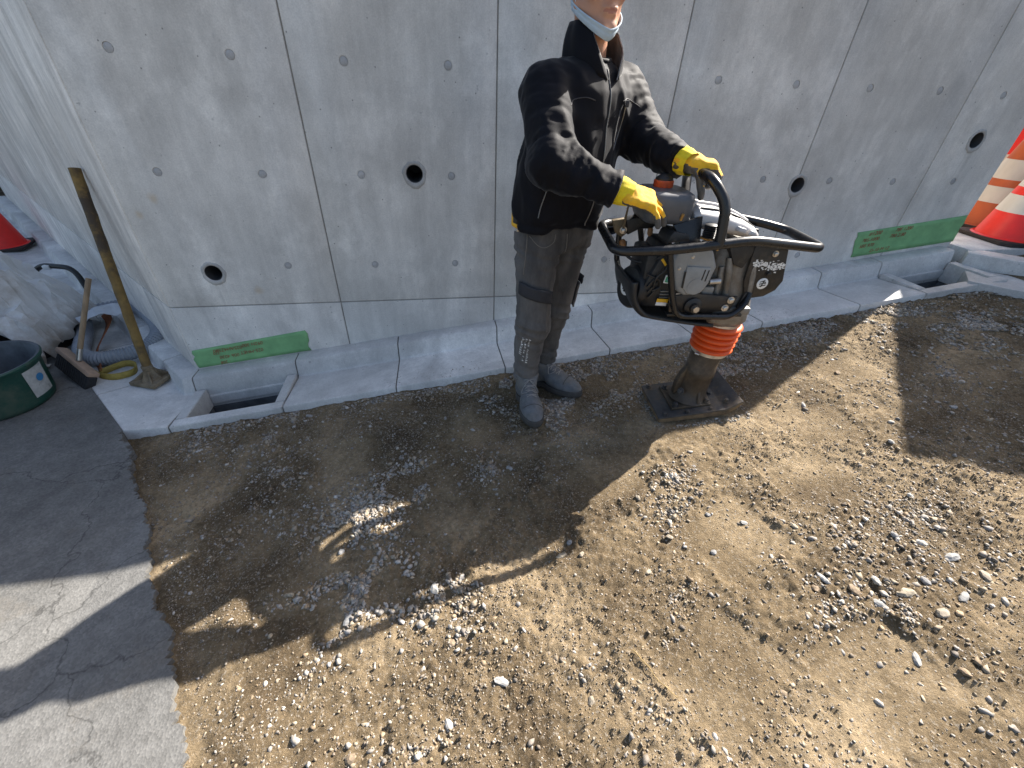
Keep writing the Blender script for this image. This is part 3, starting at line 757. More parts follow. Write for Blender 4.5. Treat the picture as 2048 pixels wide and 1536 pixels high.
# joint filler seen at the bottom of the grooves
fill = box('joint_filler', ((KX + 3.55) / 2 + 0.03, 0.05, 0.87), (3.55 - KX - 0.08, 0.086, 2.62), M_CORE, main_wall, bev=0)
bool_cut(fill, [(Matrix.Translation((hx, 0.05, hz)) @ Matrix.Rotation(R(90), 4, 'X'), 0.050, 0.30) for hx, hz in HOLES])
core = [c for c in main_wall.children if c.name.startswith('wall_core')][0]
bool_cut(core, [(Matrix.Translation((hx, 0.15, hz)) @ Matrix.Rotation(R(90), 4, 'X'), 0.050, 0.30) for hx, hz in HOLES])
for hx, hz in HOLES:
    p = lathe('drain_pipe', [(0.050, 0.001), (0.0405, -0.001), (0.0385, 0.004), (0.0385, 0.28), (0.0, 0.281)], M_PIPE, main_wall, (hx, 0, hz), (0, 1, 0), 32, caps=(False, False))
    rg = []
    n = 40
    for r0, yy in ((0.0415, -0.0005), (0.0445, -0.004), (0.056, -0.0045), (0.060, 0.001)):
        q = []
        for i in range(n):
            a = 2 * math.pi * i / n
            rr = r0 + (0 if r0 < 0.045 else 0.0015 * math.sin(3 * a + hx * 9) + 0.0016 * math.sin(7 * a + hx * 4) + 0.001 * math.sin(13 * a) + (0.010 * max(0, -math.sin(a)) ** 3 if r0 > 0.05 else 0))
            q.append(Vector((hx + rr * math.cos(a), yy, hz + rr * math.sin(a))))
        rg.append(q)
    loft('mortar_collar', rg, M_RINGM, p, caps=(False, False), smooth=True)

side_wall = empty('retaining_wall', (KX, 0, 0), LROT, 'streaked board-marked concrete wall with reflected light painted in, leading back along the side road', 'wall')
lcols = [(-0.45 * (i + 1), -0.45 * i) for i in range(0, 14)]
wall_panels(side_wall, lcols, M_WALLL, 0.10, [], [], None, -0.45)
box('joint_filler', (-3.15, 0.055, 0.87), (6.26, 0.085, 2.62), M_CORE, side_wall, bev=0)
box('wall_core', (-3.30, 0.22, 0.87), (5.9, 0.25, 2.56), M_CORE, side_wall, bev=0)

# retained lot behind the walls
lp = [(KX + 0.45, 0.40), (3.50, 0.40), (3.50, 30), (-20, 30)]
d_ = Vector((-0.664, 0.748)) * 6.2 + Vector((0.748, 0.664)) * 0.4
lp += [(KX + d_.x - 8, d_.y + 9), (KX + d_.x, d_.y)]
lot = prism('raised_lot', [(x, y, -0.6) for x, y in lp], (0, 0, 2.68), M_LOT)
tag(lot, 'retained earth lot behind the concrete walls', 'terrain', kind='structure')

# ---- gutter blocks
def gutter_profile():
    return [(0.0, -0.12), (0.0, 0.108), (-0.004, 0.110), (-0.092, 0.110), (-0.102, 0.105), (-0.107, 0.094), (-0.122, 0.020), (-0.130, 0.012), (-0.142, 0.010), (-0.442, 0.040), (-0.451, 0.037), (-0.455, 0.030), (-0.456, -0.12)]
KERB_ONLY = [(0.0, -0.12), (0.0, 0.108), (-0.004, 0.110), (-0.092, 0.110), (-0.102, 0.105), (-0.107, 0.094), (-0.122, 0.020), (-0.124, -0.12)]

def gut_block(root, x0, x1, zfun, prof, m0=0.0, m1=0.0, name='gutter_block', material=None, inset=0.0):
    V = []; F = []
    n = len(prof)
    for xs, mm in ((x0, m0), (x1, m1)):
        for y, z in prof:
            x = xs + mm * y
            V.append((x, y + (inset if y < -0.1 else 0), z + zfun(x) - inset))
    for j in range(n):
        k = (j + 1) % n
        F.append((j, k, n + k, n + j))
    F.append(tuple(reversed(range(n)))); F.append(tuple(range(n, 2 * n)))
    return link(name, fixn(mesh_of(V, F)), material or M_GUT, root, 30)

gutter = tag(empty('gutter', (0, 0, 0)), 'pale concrete gutter of L-shaped kerb blocks along the foot of the wall', 'gutter', kind='structure')
zmain = lambda x: SL * max(x, -1.45)
GJ = [-0.870, -0.2644, 0.3412, 0.9468, 1.5525, 1.862 + 0.30, 2.51, 2.93]
GJ = [-0.868, -0.2644, 0.3412, 0.9468, 1.44, 1.875, 2.50, 2.935]
g = 0.0038
for a, b_ in zip(GJ[:-1], GJ[1:]):
    gut_block(gutter, a + g, b_ - g, zmain, gutter_profile())
gut_block(gutter, KX, -1.452 - g, zmain, gutter_profile(), m0=0.449)              # corner piece
gut_block(gutter, -1.452 + g, -0.868 - g, zmain, KERB_ONLY)                       # kerb behind the left basin
gut_block(gutter, 2.935 + g, 3.47, zmain, KERB_ONLY)
def bed(root, x0, x1, zf, prof, **kw):
    return gut_block(root, x0, x1, zf, [(y, z - 0.0045 if z > -0.1 else z) for y, z in [(min(y + (0.004 if y < -0.1 else 0), -0.001), z) for y, z in prof]], name='joint_mortar', material=M_MORTAR, **kw)
bed(gutter, -0.87, 2.93, zmain, gutter_profile())
bed(gutter, KX, -1.44, zmain, gutter_profile(), m0=0.449)
bed(gutter, -1.46, -0.86, zmain, KERB_ONLY)
gl = tag(empty('side_gutter', (KX, 0, LZ), LROT), 'level run of kerb blocks along the side wall', 'gutter', kind='structure')
z0f = lambda x: 0.0
LJ = [-0.255, -0.86, -1.465, -2.07, -2.63, -3.14, -3.60, -4.08, -4.56, -5.2, -5.8, -6.4]
gut_block(gl, LJ[0] + g, 0.0, z0f, gutter_profile(), m1=-0.449)
for a, b_ in zip(LJ[1:], LJ[:-1]):
    gut_block(gl, a + g, b_ - g, z0f, gutter_profile())
bed(gl, -6.4, -0.02, z0f, gutter_profile(), m1=-0.449)

M_PITW = mat('dark_pit_concrete', (0.11, 0.115, 0.12), 0.8, scale=14, var=0.4)  # darker concrete for the pit walls of the basins
# ---- catch basins
def basin(x0, x1, name_label):
    zc = SL * (x0 + x1) / 2
    t = empty('catch_basin', ((x0 + x1) / 2, -0.29, zc), 0, name_label, 'catch basin', 'open catch basins in the gutter')
    ang = -math.atan(SL)
    yo0, yo1, yi0, yi1 = -0.456, -0.128, -0.392, -0.134
    xi0, xi1 = x0 + 0.064, x1 - 0.058
    def pz(name, xa, xb, ya, yb, zt, zb, m):
        pts = [(xa, ya), (xb, ya), (xb, yb), (xa, yb)]
        cx, cy, cz = t.location
        V = [(x - cx, y - cy, SL * x + zt - cz) for x, y in pts] + [(x - cx, y - cy, SL * x + zb - cz) for x, y in pts]
        F = [(0, 1, 2, 3), (7, 6, 5, 4), (0, 4, 5, 1), (1, 5, 6, 2), (2, 6, 7, 3), (3, 7, 4, 0)]
        me = fixn(mesh_of(V, F))
        bm = bmesh.new(); bm.from_mesh(me); bmesh.ops.bevel(bm, geom=bm.edges[:], offset=0.0035, segments=2, affect='EDGES'); bm.to_mesh(me); bm.free()
        return link(name, me, m, t, 30)
    zt = 0.038
    pz('front_rim', x0 + 0.004, x1 - 0.004, yo0, yi0, zt, -0.09, M_GUT)
    pz('side_rim', x0 + 0.004, xi0, yi0 + 0.0005, yo1, zt - 0.001, -0.09, M_GUT)
    pz('side_rim', xi1, x1 - 0.004, yi0 + 0.0005, yo1, zt - 0.001, -0.09, M_GUT)
    pz('back_wall', xi0, xi1, yi1, yo1 + 0.02, -0.012, -0.070, M_GUT)
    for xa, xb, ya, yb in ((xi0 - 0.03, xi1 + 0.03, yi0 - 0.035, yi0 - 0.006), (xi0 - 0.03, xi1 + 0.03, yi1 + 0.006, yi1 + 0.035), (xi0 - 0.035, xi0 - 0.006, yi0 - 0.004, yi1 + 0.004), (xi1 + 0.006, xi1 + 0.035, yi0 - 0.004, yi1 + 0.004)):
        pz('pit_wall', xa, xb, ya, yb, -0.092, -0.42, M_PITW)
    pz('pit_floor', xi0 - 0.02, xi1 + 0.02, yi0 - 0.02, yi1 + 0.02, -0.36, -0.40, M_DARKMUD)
    return t
basin(-1.452, -0.868, 'open rectangular catch basin at the wall corner beside the left tape')
basin(2.935, 3.50, 'open rectangular catch basin near the striped cones')

# ---- kerb of the next side street at the right, and its slab
rk = empty('side_street_kerb', (3.47, -0.15, SL * 3.5), math.atan2(-0.74, 0.67), 'short pale concrete kerb turning off beyond the right catch basin', 'kerb')
box('kerb_block', (0.36, 0.09, 0.03), (0.66, 0.16, 0.16), M_GUT, rk, bev=0.012)
box('kerb_block', (1.03, 0.09, 0.03), (0.66, 0.16, 0.16), M_GUT, rk, bev=0.012)
box('apron_slab', (0.70, -0.17, -0.04), (1.30, 0.34, 0.12), M_GUT, rk, bev=0.008)
# slab the cones stand on
sl_ = prism('concrete_slab', [(3.56, -0.13, 0.40), (5.6, -0.13, 0.40), (5.6, 2.4, 0.40), (3.56, 2.4, 0.40)], (0, 0, 0.19), M_GUT, None, bev=0.006)
tag(sl_, 'pale concrete slab under the cones at the wall end', 'slab', kind='structure')

# ---- green tapes with handwriting
def tape(name, quad, label, lines, flip):
    t = empty(name, (quad[0][0], 0, quad[0][1]), 0, label, 'tape', 'green tapes stuck low on the wall')
    ox, oz = quad[0]
    # quad: BL, BR, TR, TL in wall coordinates
    nx, nz = 40, 6
    V = []; F = []
    for i in range(nx + 1):
        for j in range(nz + 1):
            u, v = i / nx, j / nz
            bx = quad[0][0] * (1 - u) + quad[1][0] * u; bz = quad[0][1] * (1 - u) + quad[1][1] * u
            tx = quad[3][0] * (1 - u) + quad[2][0] * u; tz = quad[3][1] * (1 - u) + quad[2][1] * u
            x, z = bx * (1 - v) + tx * v, bz * (1 - v) + tz * v
            if i in (0, nx): x += random.uniform(-.008, .008)
            y = -0.0022 - 0.0012 * max(0, math.sin(u * 40 + v * 5)) * random.random()
            V.append((x - ox, y, z - oz))
    for i in range(nx):
        for j in range(nz):
            a = i * (nz + 1) + j
            F.append((a, a + nz + 1, a + nz + 2, a + 1))
    o = link('strip', mesh_of(V, F), M_GREEN, t, True)
    md = o.modifiers.new('s', 'SOLIDIFY'); md.thickness = 0.0012; md.offset = 1
    sl = math.atan2(quad[1][1] - quad[0][1], quad[1][0] - quad[0][0])
    for (txt, x, z, s) in lines:
        c = bpy.data.curves.new('t', 'FONT'); c.body = txt; c.size = s; c.offset = -0.0004; c.shear = 0.2; c.extrude = 0.0003
        tmp = bpy.data.objects.new('t', c); COL.objects.link(tmp)
        bpy.context.view_layer.update()
        me = bpy.data.meshes.new_from_object(tmp.evaluated_get(bpy.context.evaluated_depsgraph_get()))
        bpy.data.objects.remove(tmp)
        w = link('handwriting', me, M_RED_INK, t)
        w.location = (x - ox, -0.0062, z - oz)
        w.rotation_euler = (R(90), (-sl if not flip else math.pi - sl), 0)
tape('green_tape', [(-1.452, -0.080), (-0.800, 0.004), (-0.795, 0.142), (-1.452, 0.040)], 'green tape with red notes stuck low at the wall corner by the left catch basin',
     [('025AH4ZS80', -1.17, 0.062, 0.030), ('092H 300', -1.05, 0.085, 0.030), ('025-MHET', -1.06, 0.038, 0.030), ('006 4030', -1.20, 0.012, 0.030), ('770', -1.30, 0.030, 0.026), ('- 208', -1.26, -0.032, 0.028)], True)
tape('green_tape', [(2.777, 0.512), (3.545, 0.610), (3.545, 0.785), (2.737, 0.677)], 'green tape with faint red notes low on the wall beside the striped cones',
     [('#1200', 2.83, 0.655, 0.036), ('78F 1200', 3.02, 0.680, 0.034), ('785-1000', 2.80, 0.612, 0.033), ('780 2.80', 3.00, 0.640, 0.033), ('580 970', 2.80, 0.573, 0.033), ('D-10 M 12', 2.90, 0.545, 0.033)], False)

# ================================================================== SDF modelling
def smin(a, b, k):
    h = np.clip(0.5 + 0.5 * (b - a) / k, 0, 1)
    return b * (1 - h) + a * h - k * h * (1 - h)
def smax(a, b, k): return -smin(-a, -b, k)
def s_cap(P, a, b, ra, rb):
    a = np.asarray(a, float); b = np.asarray(b, float); d = b - a
    t = np.clip(((P - a) @ d) / (d @ d), 0, 1)
    return np.linalg.norm(P - a - t[:, None] * d, axis=1) - (ra + (rb - ra) * t)
def s_ell(P, c, r, ax=None):
    q = P - np.asarray(c, float)
    if ax is not None: q = q @ np.asarray(ax, float).T
    r = np.asarray(r, float)
    k0 = np.linalg.norm(q / r, axis=1); k1 = np.linalg.norm(q / (r * r), axis=1)
    return k0 * (k0 - 1) / np.maximum(k1, 1e-9)
def s_box(P, c, hs, rad, ax=None):
    q = P - np.asarray(c, float)
    if ax is not None: q = q @ np.asarray(ax, float).T
    q = np.abs(q) - (np.asarray(hs, float) - rad)
    return np.linalg.norm(np.maximum(q, 0), axis=1) + np.minimum(q.max(1), 0) - rad

def surface_nets(F, org, h):
    nx, ny, nz = F.shape
    S = F < 0
    cs = [S[i:nx - 1 + i, j:ny - 1 + j, k:nz - 1 + k] for i in (0, 1) for j in (0, 1) for k in (0, 1)]
    cnt = sum(c.astype(np.int8) for c in cs)
    act = (cnt > 0) & (cnt < 8)
    ci = np.argwhere(act)
    acc = np.zeros((len(ci), 3)); num = np.zeros(len(ci))
    corners = [(i, j, k) for i in (0, 1) for j in (0, 1) for k in (0, 1)]
    for a in range(8):
        for ax in range(3):
            if corners[a][ax]: continue
            b = list(corners[a]); b[ax] = 1
            ia = ci + np.array(corners[a]); ib = ci + np.array(b)
            fa = F[ia[:, 0], ia[:, 1], ia[:, 2]]; fb = F[ib[:, 0], ib[:, 1], ib[:, 2]]
            m = (fa < 0) != (fb < 0)
            t = np.where(m, fa / np.where(m, fa - fb, 1), 0)
            p = np.array(corners[a], float)[None] + np.zeros((len(ci), 3)); p[:, ax] += t
            acc[m] += p[m]; num[m] += 1
    V = (ci + acc / num[:, None]) * h + np.asarray(org)
    idx = -np.ones(act.shape, np.int64); idx[act] = np.arange(len(ci))
    faces = []
    for ax in range(3):
        sl0 = [slice(None)] * 3; sl1 = [slice(None)] * 3
        sl0[ax] = slice(0, -1); sl1[ax] = slice(1, None)
        A = S[tuple(sl0)]; B = S[tuple(sl1)]
        e = np.argwhere(A != B)
        u, v = (ax + 1) % 3, (ax + 2) % 3
        e = e[(e[:, u] > 0) & (e[:, v] > 0) & (e[:, u] < F.shape[u] - 1) & (e[:, v] < F.shape[v] - 1)]
        du = np.zeros(3, int); du[u] = 1; dv = np.zeros(3, int); dv[v] = 1
        g_ = lambda q: idx[q[:, 0], q[:, 1], q[:, 2]]
        q = np.stack([g_(e - du - dv), g_(e - dv), g_(e), g_(e - du)], 1)
        inside = S[e[:, 0], e[:, 1], e[:, 2]]
        q[~inside] = q[~inside][:, ::-1]
        faces.append(q)
    Fq = np.concatenate(faces); Fq = Fq[(Fq >= 0).all(1)]
    return V, Fq

def sdf_mesh(fn, lo, hi, h, relax=1):
    lo = np.asarray(lo, float); hi = np.asarray(hi, float)
    n = np.ceil((hi - lo) / h).astype(int) + 1
    gx, gy, gz = [lo[i] + h * np.arange(n[i]) for i in range(3)]
    G = np.stack(np.meshgrid(gx, gy, gz, indexing='ij'), -1).reshape(-1, 3)
    F = np.empty(len(G))
    for i in range(0, len(G), 400000): F[i:i + 400000] = fn(G[i:i + 400000])
    V, Q = surface_nets(F.reshape(n), lo, h)
    for _ in range(relax):
        s = np.zeros_like(V); c = np.zeros(len(V))
        for a, b in ((0, 1), (1, 2), (2, 3), (3, 0)):
            np.add.at(s, Q[:, a], V[Q[:, b]]); np.add.at(c, Q[:, a], 1)
            np.add.at(s, Q[:, b], V[Q[:, a]]); np.add.at(c, Q[:, b], 1)
        V = V * 0.5 + 0.5 * s / np.maximum(c, 1)[:, None]
    return V, Q

def mesh_np(V, Q):
    me = bpy.data.meshes.new('m')
    me.vertices.add(len(V)); me.vertices.foreach_set('co', np.ascontiguousarray(V).ravel())
    me.loops.add(Q.size); me.loops.foreach_set('vertex_index', Q.ravel().astype(np.int32))
    me.polygons.add(len(Q)); me.polygons.foreach_set('loop_start', np.arange(0, Q.size, Q.shape[1])); me.polygons.foreach_set('loop_total', np.full(len(Q), Q.shape[1]))
    me.update(); me.validate()
    return me

def bvh_of(V, Q): return BVHTree.FromPolygons([Vector(v) for v in V], [tuple(int(i) for i in q) for q in Q])

def patch(name, bvh, start, direc, nu, nv, off, m, parent, thick=0.004, jitter=0.0, mask=None):
    """a piece of cloth or print laid onto a surface: rays from start(u,v) along direc(u,v)"""
    V = []; F = []; ok = {}
    for i in range(nu + 1):
        for j in range(nv + 1):
            u, v = i / nu, j / nv
            d = Vector(direc(u, v)).normalized()
            h, nrm, _, _ = bvh.ray_cast(Vector(start(u, v)), d, 1.0)
            if h is None: continue
            if nrm.dot(d) > 0: nrm = -nrm
            ok[(i, j)] = len(V); V.append(h + (nrm * 0.6 - d * 0.4) * (off + random.uniform(-jitter, jitter)))
    for i in range(nu):
        for j in range(nv):
            k = [(i, j), (i + 1, j), (i + 1, j + 1), (i, j + 1)]
            if all(q in ok for q in k) and (mask is None or mask((i + .5) / nu, (j + .5) / nv)): F.append(tuple(ok[q] for q in k))
    if not F: return None
    o = link(name, mesh_of(V, F), m, parent, True)
    if thick:
        md = o.modifiers.new('s', 'SOLIDIFY'); md.thickness = thick; md.offset = 0
    return o

def surf_line(bvh, pts, direc, off=0.001, n=6):
    out = []
    for p in spline(pts, n):
        d = Vector(direc).normalized()
        h, nrm, _, _ = bvh.ray_cast(p - d * 0.35, d, 1.0)
        if h is not None: out.append(h - d * off)
    return out

# ================================================================== PERSON
person = empty('person', (0.48, -0.70, 0.06), 0, 'worker in black jacket, grey cargo jeans and yellow gloves holding the tamping machine', 'person')
POFF = -Vector(person.location)
def plink(name, V, Q, m, parent=None, smooth=True):
    me = mesh_np(V, Q)
    o = link(name, me, m, parent or person, smooth)
    if parent is None: o.location = POFF
    return o
def pfix(o):
    """part built in world coordinates, hung under the person's own Empty"""
    if o is not None and o.parent == person: o.location = POFF
    return o

LX = np.array([0.88, 0.475, 0.0]); FX = np.array([0.475, -0.88, 0.0])
def torso_d(P, table):
    T = np.array(table)
    z = np.clip(P[:, 2], T[0, 0], T[-1, 0])
    cx = np.interp(z, T[:, 0], T[:, 1]); cy = np.interp(z, T[:, 0], T[:, 2]); w = np.interp(z, T[:, 0], T[:, 3]); d = np.interp(z, T[:, 0], T[:, 4])
    qx = P[:, 0] - cx; qy = P[:, 1] - cy
    a = (qx * LX[0] + qy * LX[1]) / w; b = (qx * FX[0] + qy * FX[1]) / d
    rr = (np.abs(a) ** 2.3 + np.abs(b) ** 2.3) ** (1 / 2.3)
    dd = (rr - 1) * np.minimum(w, d)
    dz = np.maximum(T[0, 0] - P[:, 2], P[:, 2] - T[-1, 0])
    return smax(dd, dz, 0.012)

RSH, RELB, RWRI = (0.392, -0.762, 1.368), (0.384, -0.925, 1.175), (0.590, -1.000, 1.112)
LSH, LELB, LWRI = (0.720, -0.582, 1.385), (0.795, -0.690, 1.220), (0.850, -0.895, 1.186)
TORSO = [(0.925, 0.490, -0.680, 0.190, 0.130), (0.96, 0.492, -0.680, 0.196, 0.136), (1.05, 0.500, -0.680, 0.192, 0.138), (1.18, 0.520, -0.680, 0.198, 0.138), (1.30, 0.545, -0.678, 0.208, 0.134),
         (1.37, 0.553, -0.675, 0.205, 0.122), (1.425, 0.556, -0.672, 0.156, 0.100), (1.452, 0.557, -0.668, 0.110, 0.078)]
def arm_folds(P, a, b, seed, amp):
    a = np.asarray(a); d = np.asarray(b) - a; L = np.linalg.norm(d); d = d / L
    t = (P - a) @ d; q = P - a - t[:, None] * d
    near = np.exp(-(np.maximum(0, np.linalg.norm(q, axis=1) - 0.06) / 0.03) ** 2) * np.exp(-(np.maximum(0, np.maximum(-t, t - L)) / 0.03) ** 2)
    w = fbm(np.stack([t * 34, q[:, 2] * 11 + q[:, 0] * 6, q[:, 1] * 9], 1), 3, seed, 0.55)
    ridge = 1 - np.abs(2 * w - 1)
    return -amp * (ridge - 0.62) * near
def jacket_f(P):
    d = torso_d(P, TORSO)
    sh = s_cap(P, RSH, LSH, 0.058, 0.060)
    d = smin(d, sh, 0.05)
    ra = smin(s_cap(P, RSH, RELB, 0.073, 0.066), s_cap(P, RELB, RWRI, 0.066, 0.050), 0.035)
    la = smin(s_cap(P, LSH, LELB, 0.074, 0.064), s_cap(P, LELB, LWRI, 0.064, 0.049), 0.035)
    d = smin(d, ra, 0.030); d = smin(d, la, 0.030)
    m = np.abs(d) < 0.05
    if m.any():
        Q = P[m]
        e = (fbm(Q * np.array([13, 13, 4.2]) + 3.1, 3, 11) - 0.5) * 0.022
        rid = 1 - np.abs(2 * fbm(np.stack([Q[:, 0] * 9 + Q[:, 2] * 5, Q[:, 1] * 9 - Q[:, 2] * 4, Q[:, 2] * 3.2], 1), 2, 23) - 1)
        e -= (rid - 0.6) * 0.024
        e += arm_folds(Q, RELB, RWRI, 41, 0.026) + arm_folds(Q, RSH, RELB, 42, 0.018) + arm_folds(Q, LELB, LWRI, 43, 0.024) + arm_folds(Q, LSH, LELB, 44, 0.018)
        # hem pulled in a little
        e += 0.006 * np.exp(-((Q[:, 2] - 0.95) / 0.012) ** 2)
        d[m] += e
    # open sleeve ends
    for a, b in ((RELB, RWRI), (LELB, LWRI)):
        a = np.array(a); b = np.array(b); n = (b - a) / np.linalg.norm(b - a)
        k = (P - b) @ n
        near = np.linalg.norm(P - b, axis=1) < 0.12
        d = np.where(near, smax(d, k - 0.004, 0.008), d)
    return d
JV, JQ = sdf_mesh(jacket_f, (0.24, -1.10, 0.89), (0.93, -0.46, 1.52), 0.0062)
jacket = plink('jacket', JV, JQ, M_JACKET)
JB = bvh_of(JV, JQ)

# jacket trim: zip, chest pocket, seams
FXv = Vector(FX); LXv = Vector(LX)
def chest(l, z): return Vector((0.54, -0.678, z)) + LXv * l + FXv * 0.30
def seam(name, pts, r, m, off=0.001):
    path = surf_line(JB, [chest(l, z) for l, z in pts], -FXv, off)
    path = [p for p in path]
    if len(path) > 3: tube(name, path, r, m, jacket, 6)
M_ZIP = mat('zip_teeth', (0.16, 0.155, 0.15), 0.4, metal=0.4, scale=300, var=0.4)
seam('zip', [(0.000, 1.43), (0.004, 1.36), (0.0, 1.25), (-0.004, 1.12), (-0.010, 1.02), (-0.012, 0.94)], 0.0024, M_ZIP, 0.001)
seam('pocket_zip', [(0.070, 1.335), (0.060, 1.29), (0.056, 1.24), (0.060, 1.20)], 0.0030, M_JACKIN, 0.001)
seam('pocket_zip', [(0.085, 1.335), (0.092, 1.29), (0.086, 1.24), (0.066, 1.198)], 0.0022, M_ZIP, 0.001)
seam('seam', [(0.070, 1.345), (0.10, 1.352), (0.14, 1.345), (0.17, 1.330)], 0.0014, M_JACKIN, 0.0008)
seam('seam', [(-0.070, 1.345), (-0.10, 1.352), (-0.14, 1.345), (-0.165, 1.330)], 0.0014, M_JACKIN, 0.0008)
hp = surf_line(JB, [Vector((0.40, -1.1, 1.08)), Vector((0.385, -1.1, 1.03)), Vector((0.375, -1.1, 0.985))], (0, 1, 0), 0.0012)
if len(hp) > 3: tube('pocket_zip', hp, 0.0022, M_ZIP, jacket, 6)
tab = box('zip_pull', tuple(chest(0.077, 1.338) - FXv * 0.155), (0.012, 0.006, 0.020), M_JACKIN, jacket, 0.002)

# collar: standing band, open at the front
def collar():
    nC = 40; rows = 7; V = []; F = []
    c = Vector((0.556, -0.690, 0))
    for i in range(nC + 1):
        t = i / nC
        for j in range(rows + 1):
            s = j / rows
            op = R(10) + R(44) * s                    # opening half angle, wider towards the top
            ang = op + t * (2 * math.pi - 2 * op)     # from the left front edge round the back to the right front edge
            dirv = FXv * math.cos(ang) + LXv * math.sin(ang)
            fr = max(0.0, math.cos(ang)) ** 1.5
            rb, rt = 0.098 + 0.008 * fr, 0.078 + 0.012 * fr
            r = rb + (rt - rb) * s + 0.006 * math.sin(s * math.pi) + 0.003 * math.sin(9 * ang + 3 * s)
            zb = 1.440 - 0.040 * fr
            zt = 1.542 - 0.034 * fr - 0.006 * math.sin(ang)
            V.append(c + dirv * r + Vector((0, 0, zb + (zt - zb) * s)))
    for i in range(nC):
        for j in range(rows):
            a = i * (rows + 1) + j
            F.append((a, a + rows + 1, a + rows + 2, a + 1))
    o = link('collar', mesh_of(V, F), [M_JACKET, M_JACKIN], jacket, True)
    md = o.modifiers.new('s', 'SOLIDIFY'); md.thickness = 0.006; md.offset = 0; md.material_offset = 1
    for side in (0, nC):
        e = [V[side * (rows + 1) + j] for j in range(rows + 1)]
        tube('collar_zip', e, 0.0024, M_ZIP, jacket, 6)
collar()
tw_ = []
for i in range(28):
    a = 2 * math.pi * i / 28
    tw_.append(Vector((0.556, -0.686, 1.462)) + FXv * (0.066 * math.cos(a)) + LXv * (0.060 * math.sin(a)) + Vector((0, 0, -0.012 * math.cos(a))))
tube('shirt_neckband', tw_, 0.008, M_JACKET, jacket, 8, True)

# ---- head and neck
FH = np.array([0.20, -0.98, 0.0]); FH /= np.linalg.norm(FH); SH_ = np.array([-FH[1], FH[0], 0]); UP = np.array([0, 0, 1.0])
HC = np.array([0.548, -0.708, 1.640]); AXH = np.stack([SH_, FH, UP])
hp_ = lambda s, f, u: HC + SH_ * s + FH * f + UP * u
def head_f(P):
    d = s_ell(P, hp_(0, -0.012, 0.022), (0.076, 0.094, 0.092), AXH)
    d = smin(d, s_ell(P, hp_(0, 0.018, -0.050), (0.064, 0.070, 0.072), AXH), 0.03)
    d = smin(d, s_ell(P, hp_(0, 0.070, -0.112), (0.024, 0.018, 0.018), AXH), 0.03)
    for s in (-1, 1):
        d = smin(d, s_cap(P, hp_(0.058 * s, 0.0, -0.055), hp_(0.020 * s, 0.066, -0.110), 0.020, 0.014), 0.025)
        d = smin(d, s_ell(P, hp_(0.046 * s, 0.062, -0.020), (0.022, 0.018, 0.022), AXH), 0.025)
        ear = s_ell(P, hp_(0.079 * s, -0.008, -0.012), (0.010, 0.020, 0.032), AXH)
        d = smin(d, ear, 0.008)
        d = smax(d, -s_ell(P, hp_(0.032 * s, 0.098, 0.012), (0.018, 0.014, 0.010), AXH), 0.012)
    d = smin(d, s_cap(P, hp_(0, 0.086, 0.020), hp_(0, 0.103, -0.030), 0.007, 0.012), 0.014)
    for s in (-1, 1): d = smin(d, s_ell(P, hp_(0.013 * s, 0.093, -0.034), (0.008, 0.010, 0.007), AXH), 0.008)
    d = smin(d, s_ell(P, hp_(0, 0.083, -0.066), (0.026, 0.011, 0.008), AXH), 0.010)
    d = smin(d, s_ell(P, hp_(0, 0.081, -0.079), (0.022, 0.010, 0.008), AXH), 0.010)
    d = smax(d, -s_ell(P, hp_(0, 0.096, -0.0725), (0.027, 0.008, 0.0016), AXH), 0.003)
    d = smin(d, s_cap(P, (0.552, -0.672, 1.40), hp_(0, -0.020, -0.05), 0.060, 0.054), 0.03)
    return d
HV, HQ = sdf_mesh(head_f, (0.44, -0.85, 1.40), (0.66, -0.58, 1.78), 0.0036)
head = plink('body', HV, HQ, [M_SKIN, M_LIP, M_HAIR])
cen = HV[HQ].mean(1); rel = cen - HC
rs_, rf_, ru_ = rel @ SH_, rel @ FH, rel[:, 2]
mi = np.zeros(len(HQ), np.int32)
mi[(np.abs(rs_) < 0.023) & (rf_ > 0.075) & (np.abs(ru_ + 0.0725) < 0.0060 - 0.004 * (np.abs(rs_) / 0.023) ** 2)] = 1
head.data.polygons.foreach_set('material_index', mi)
def hair_f(P):
    d = s_ell(P, hp_(0, -0.018, 0.030), (0.084, 0.100, 0.097), AXH)
    r = P - HC; f = r @ FH; u = r[:, 2]
    cut = np.minimum(0.045 - f + 0 * u, 0) * -1
    cutp = np.where(u < 0.06, np.maximum(f - 0.030 - (u + 0.02) * 0.4, -0.055 - u), -1)
    d = smax(d, cutp, 0.01) - (fbm(P * 90, 2, 3) - 0.5) * 0.006
    return d
V_, Q_ = sdf_mesh(hair_f, (0.42, -0.86, 1.53), (0.68, -0.56, 1.80), 0.0055)
plink('hair', V_, Q_, M_HAIR)
for s in (-1, 1):
    e = lathe('eye', [(0.0, -0.012), (0.008, -0.009), (0.012, 0), (0.008, 0.009), (0.0, 0.012)], [M_WHITE], head, tuple(hp_(0.032 * s, 0.083, 0.012)), tuple(FH), 14)
    lathe('iris', [(0.0052, 0.0), (0.0045, 0.002), (0, 0.0022)], [M_BLK], e, tuple(hp_(0.032 * s, 0.0935, 0.012)), tuple(FH), 12)

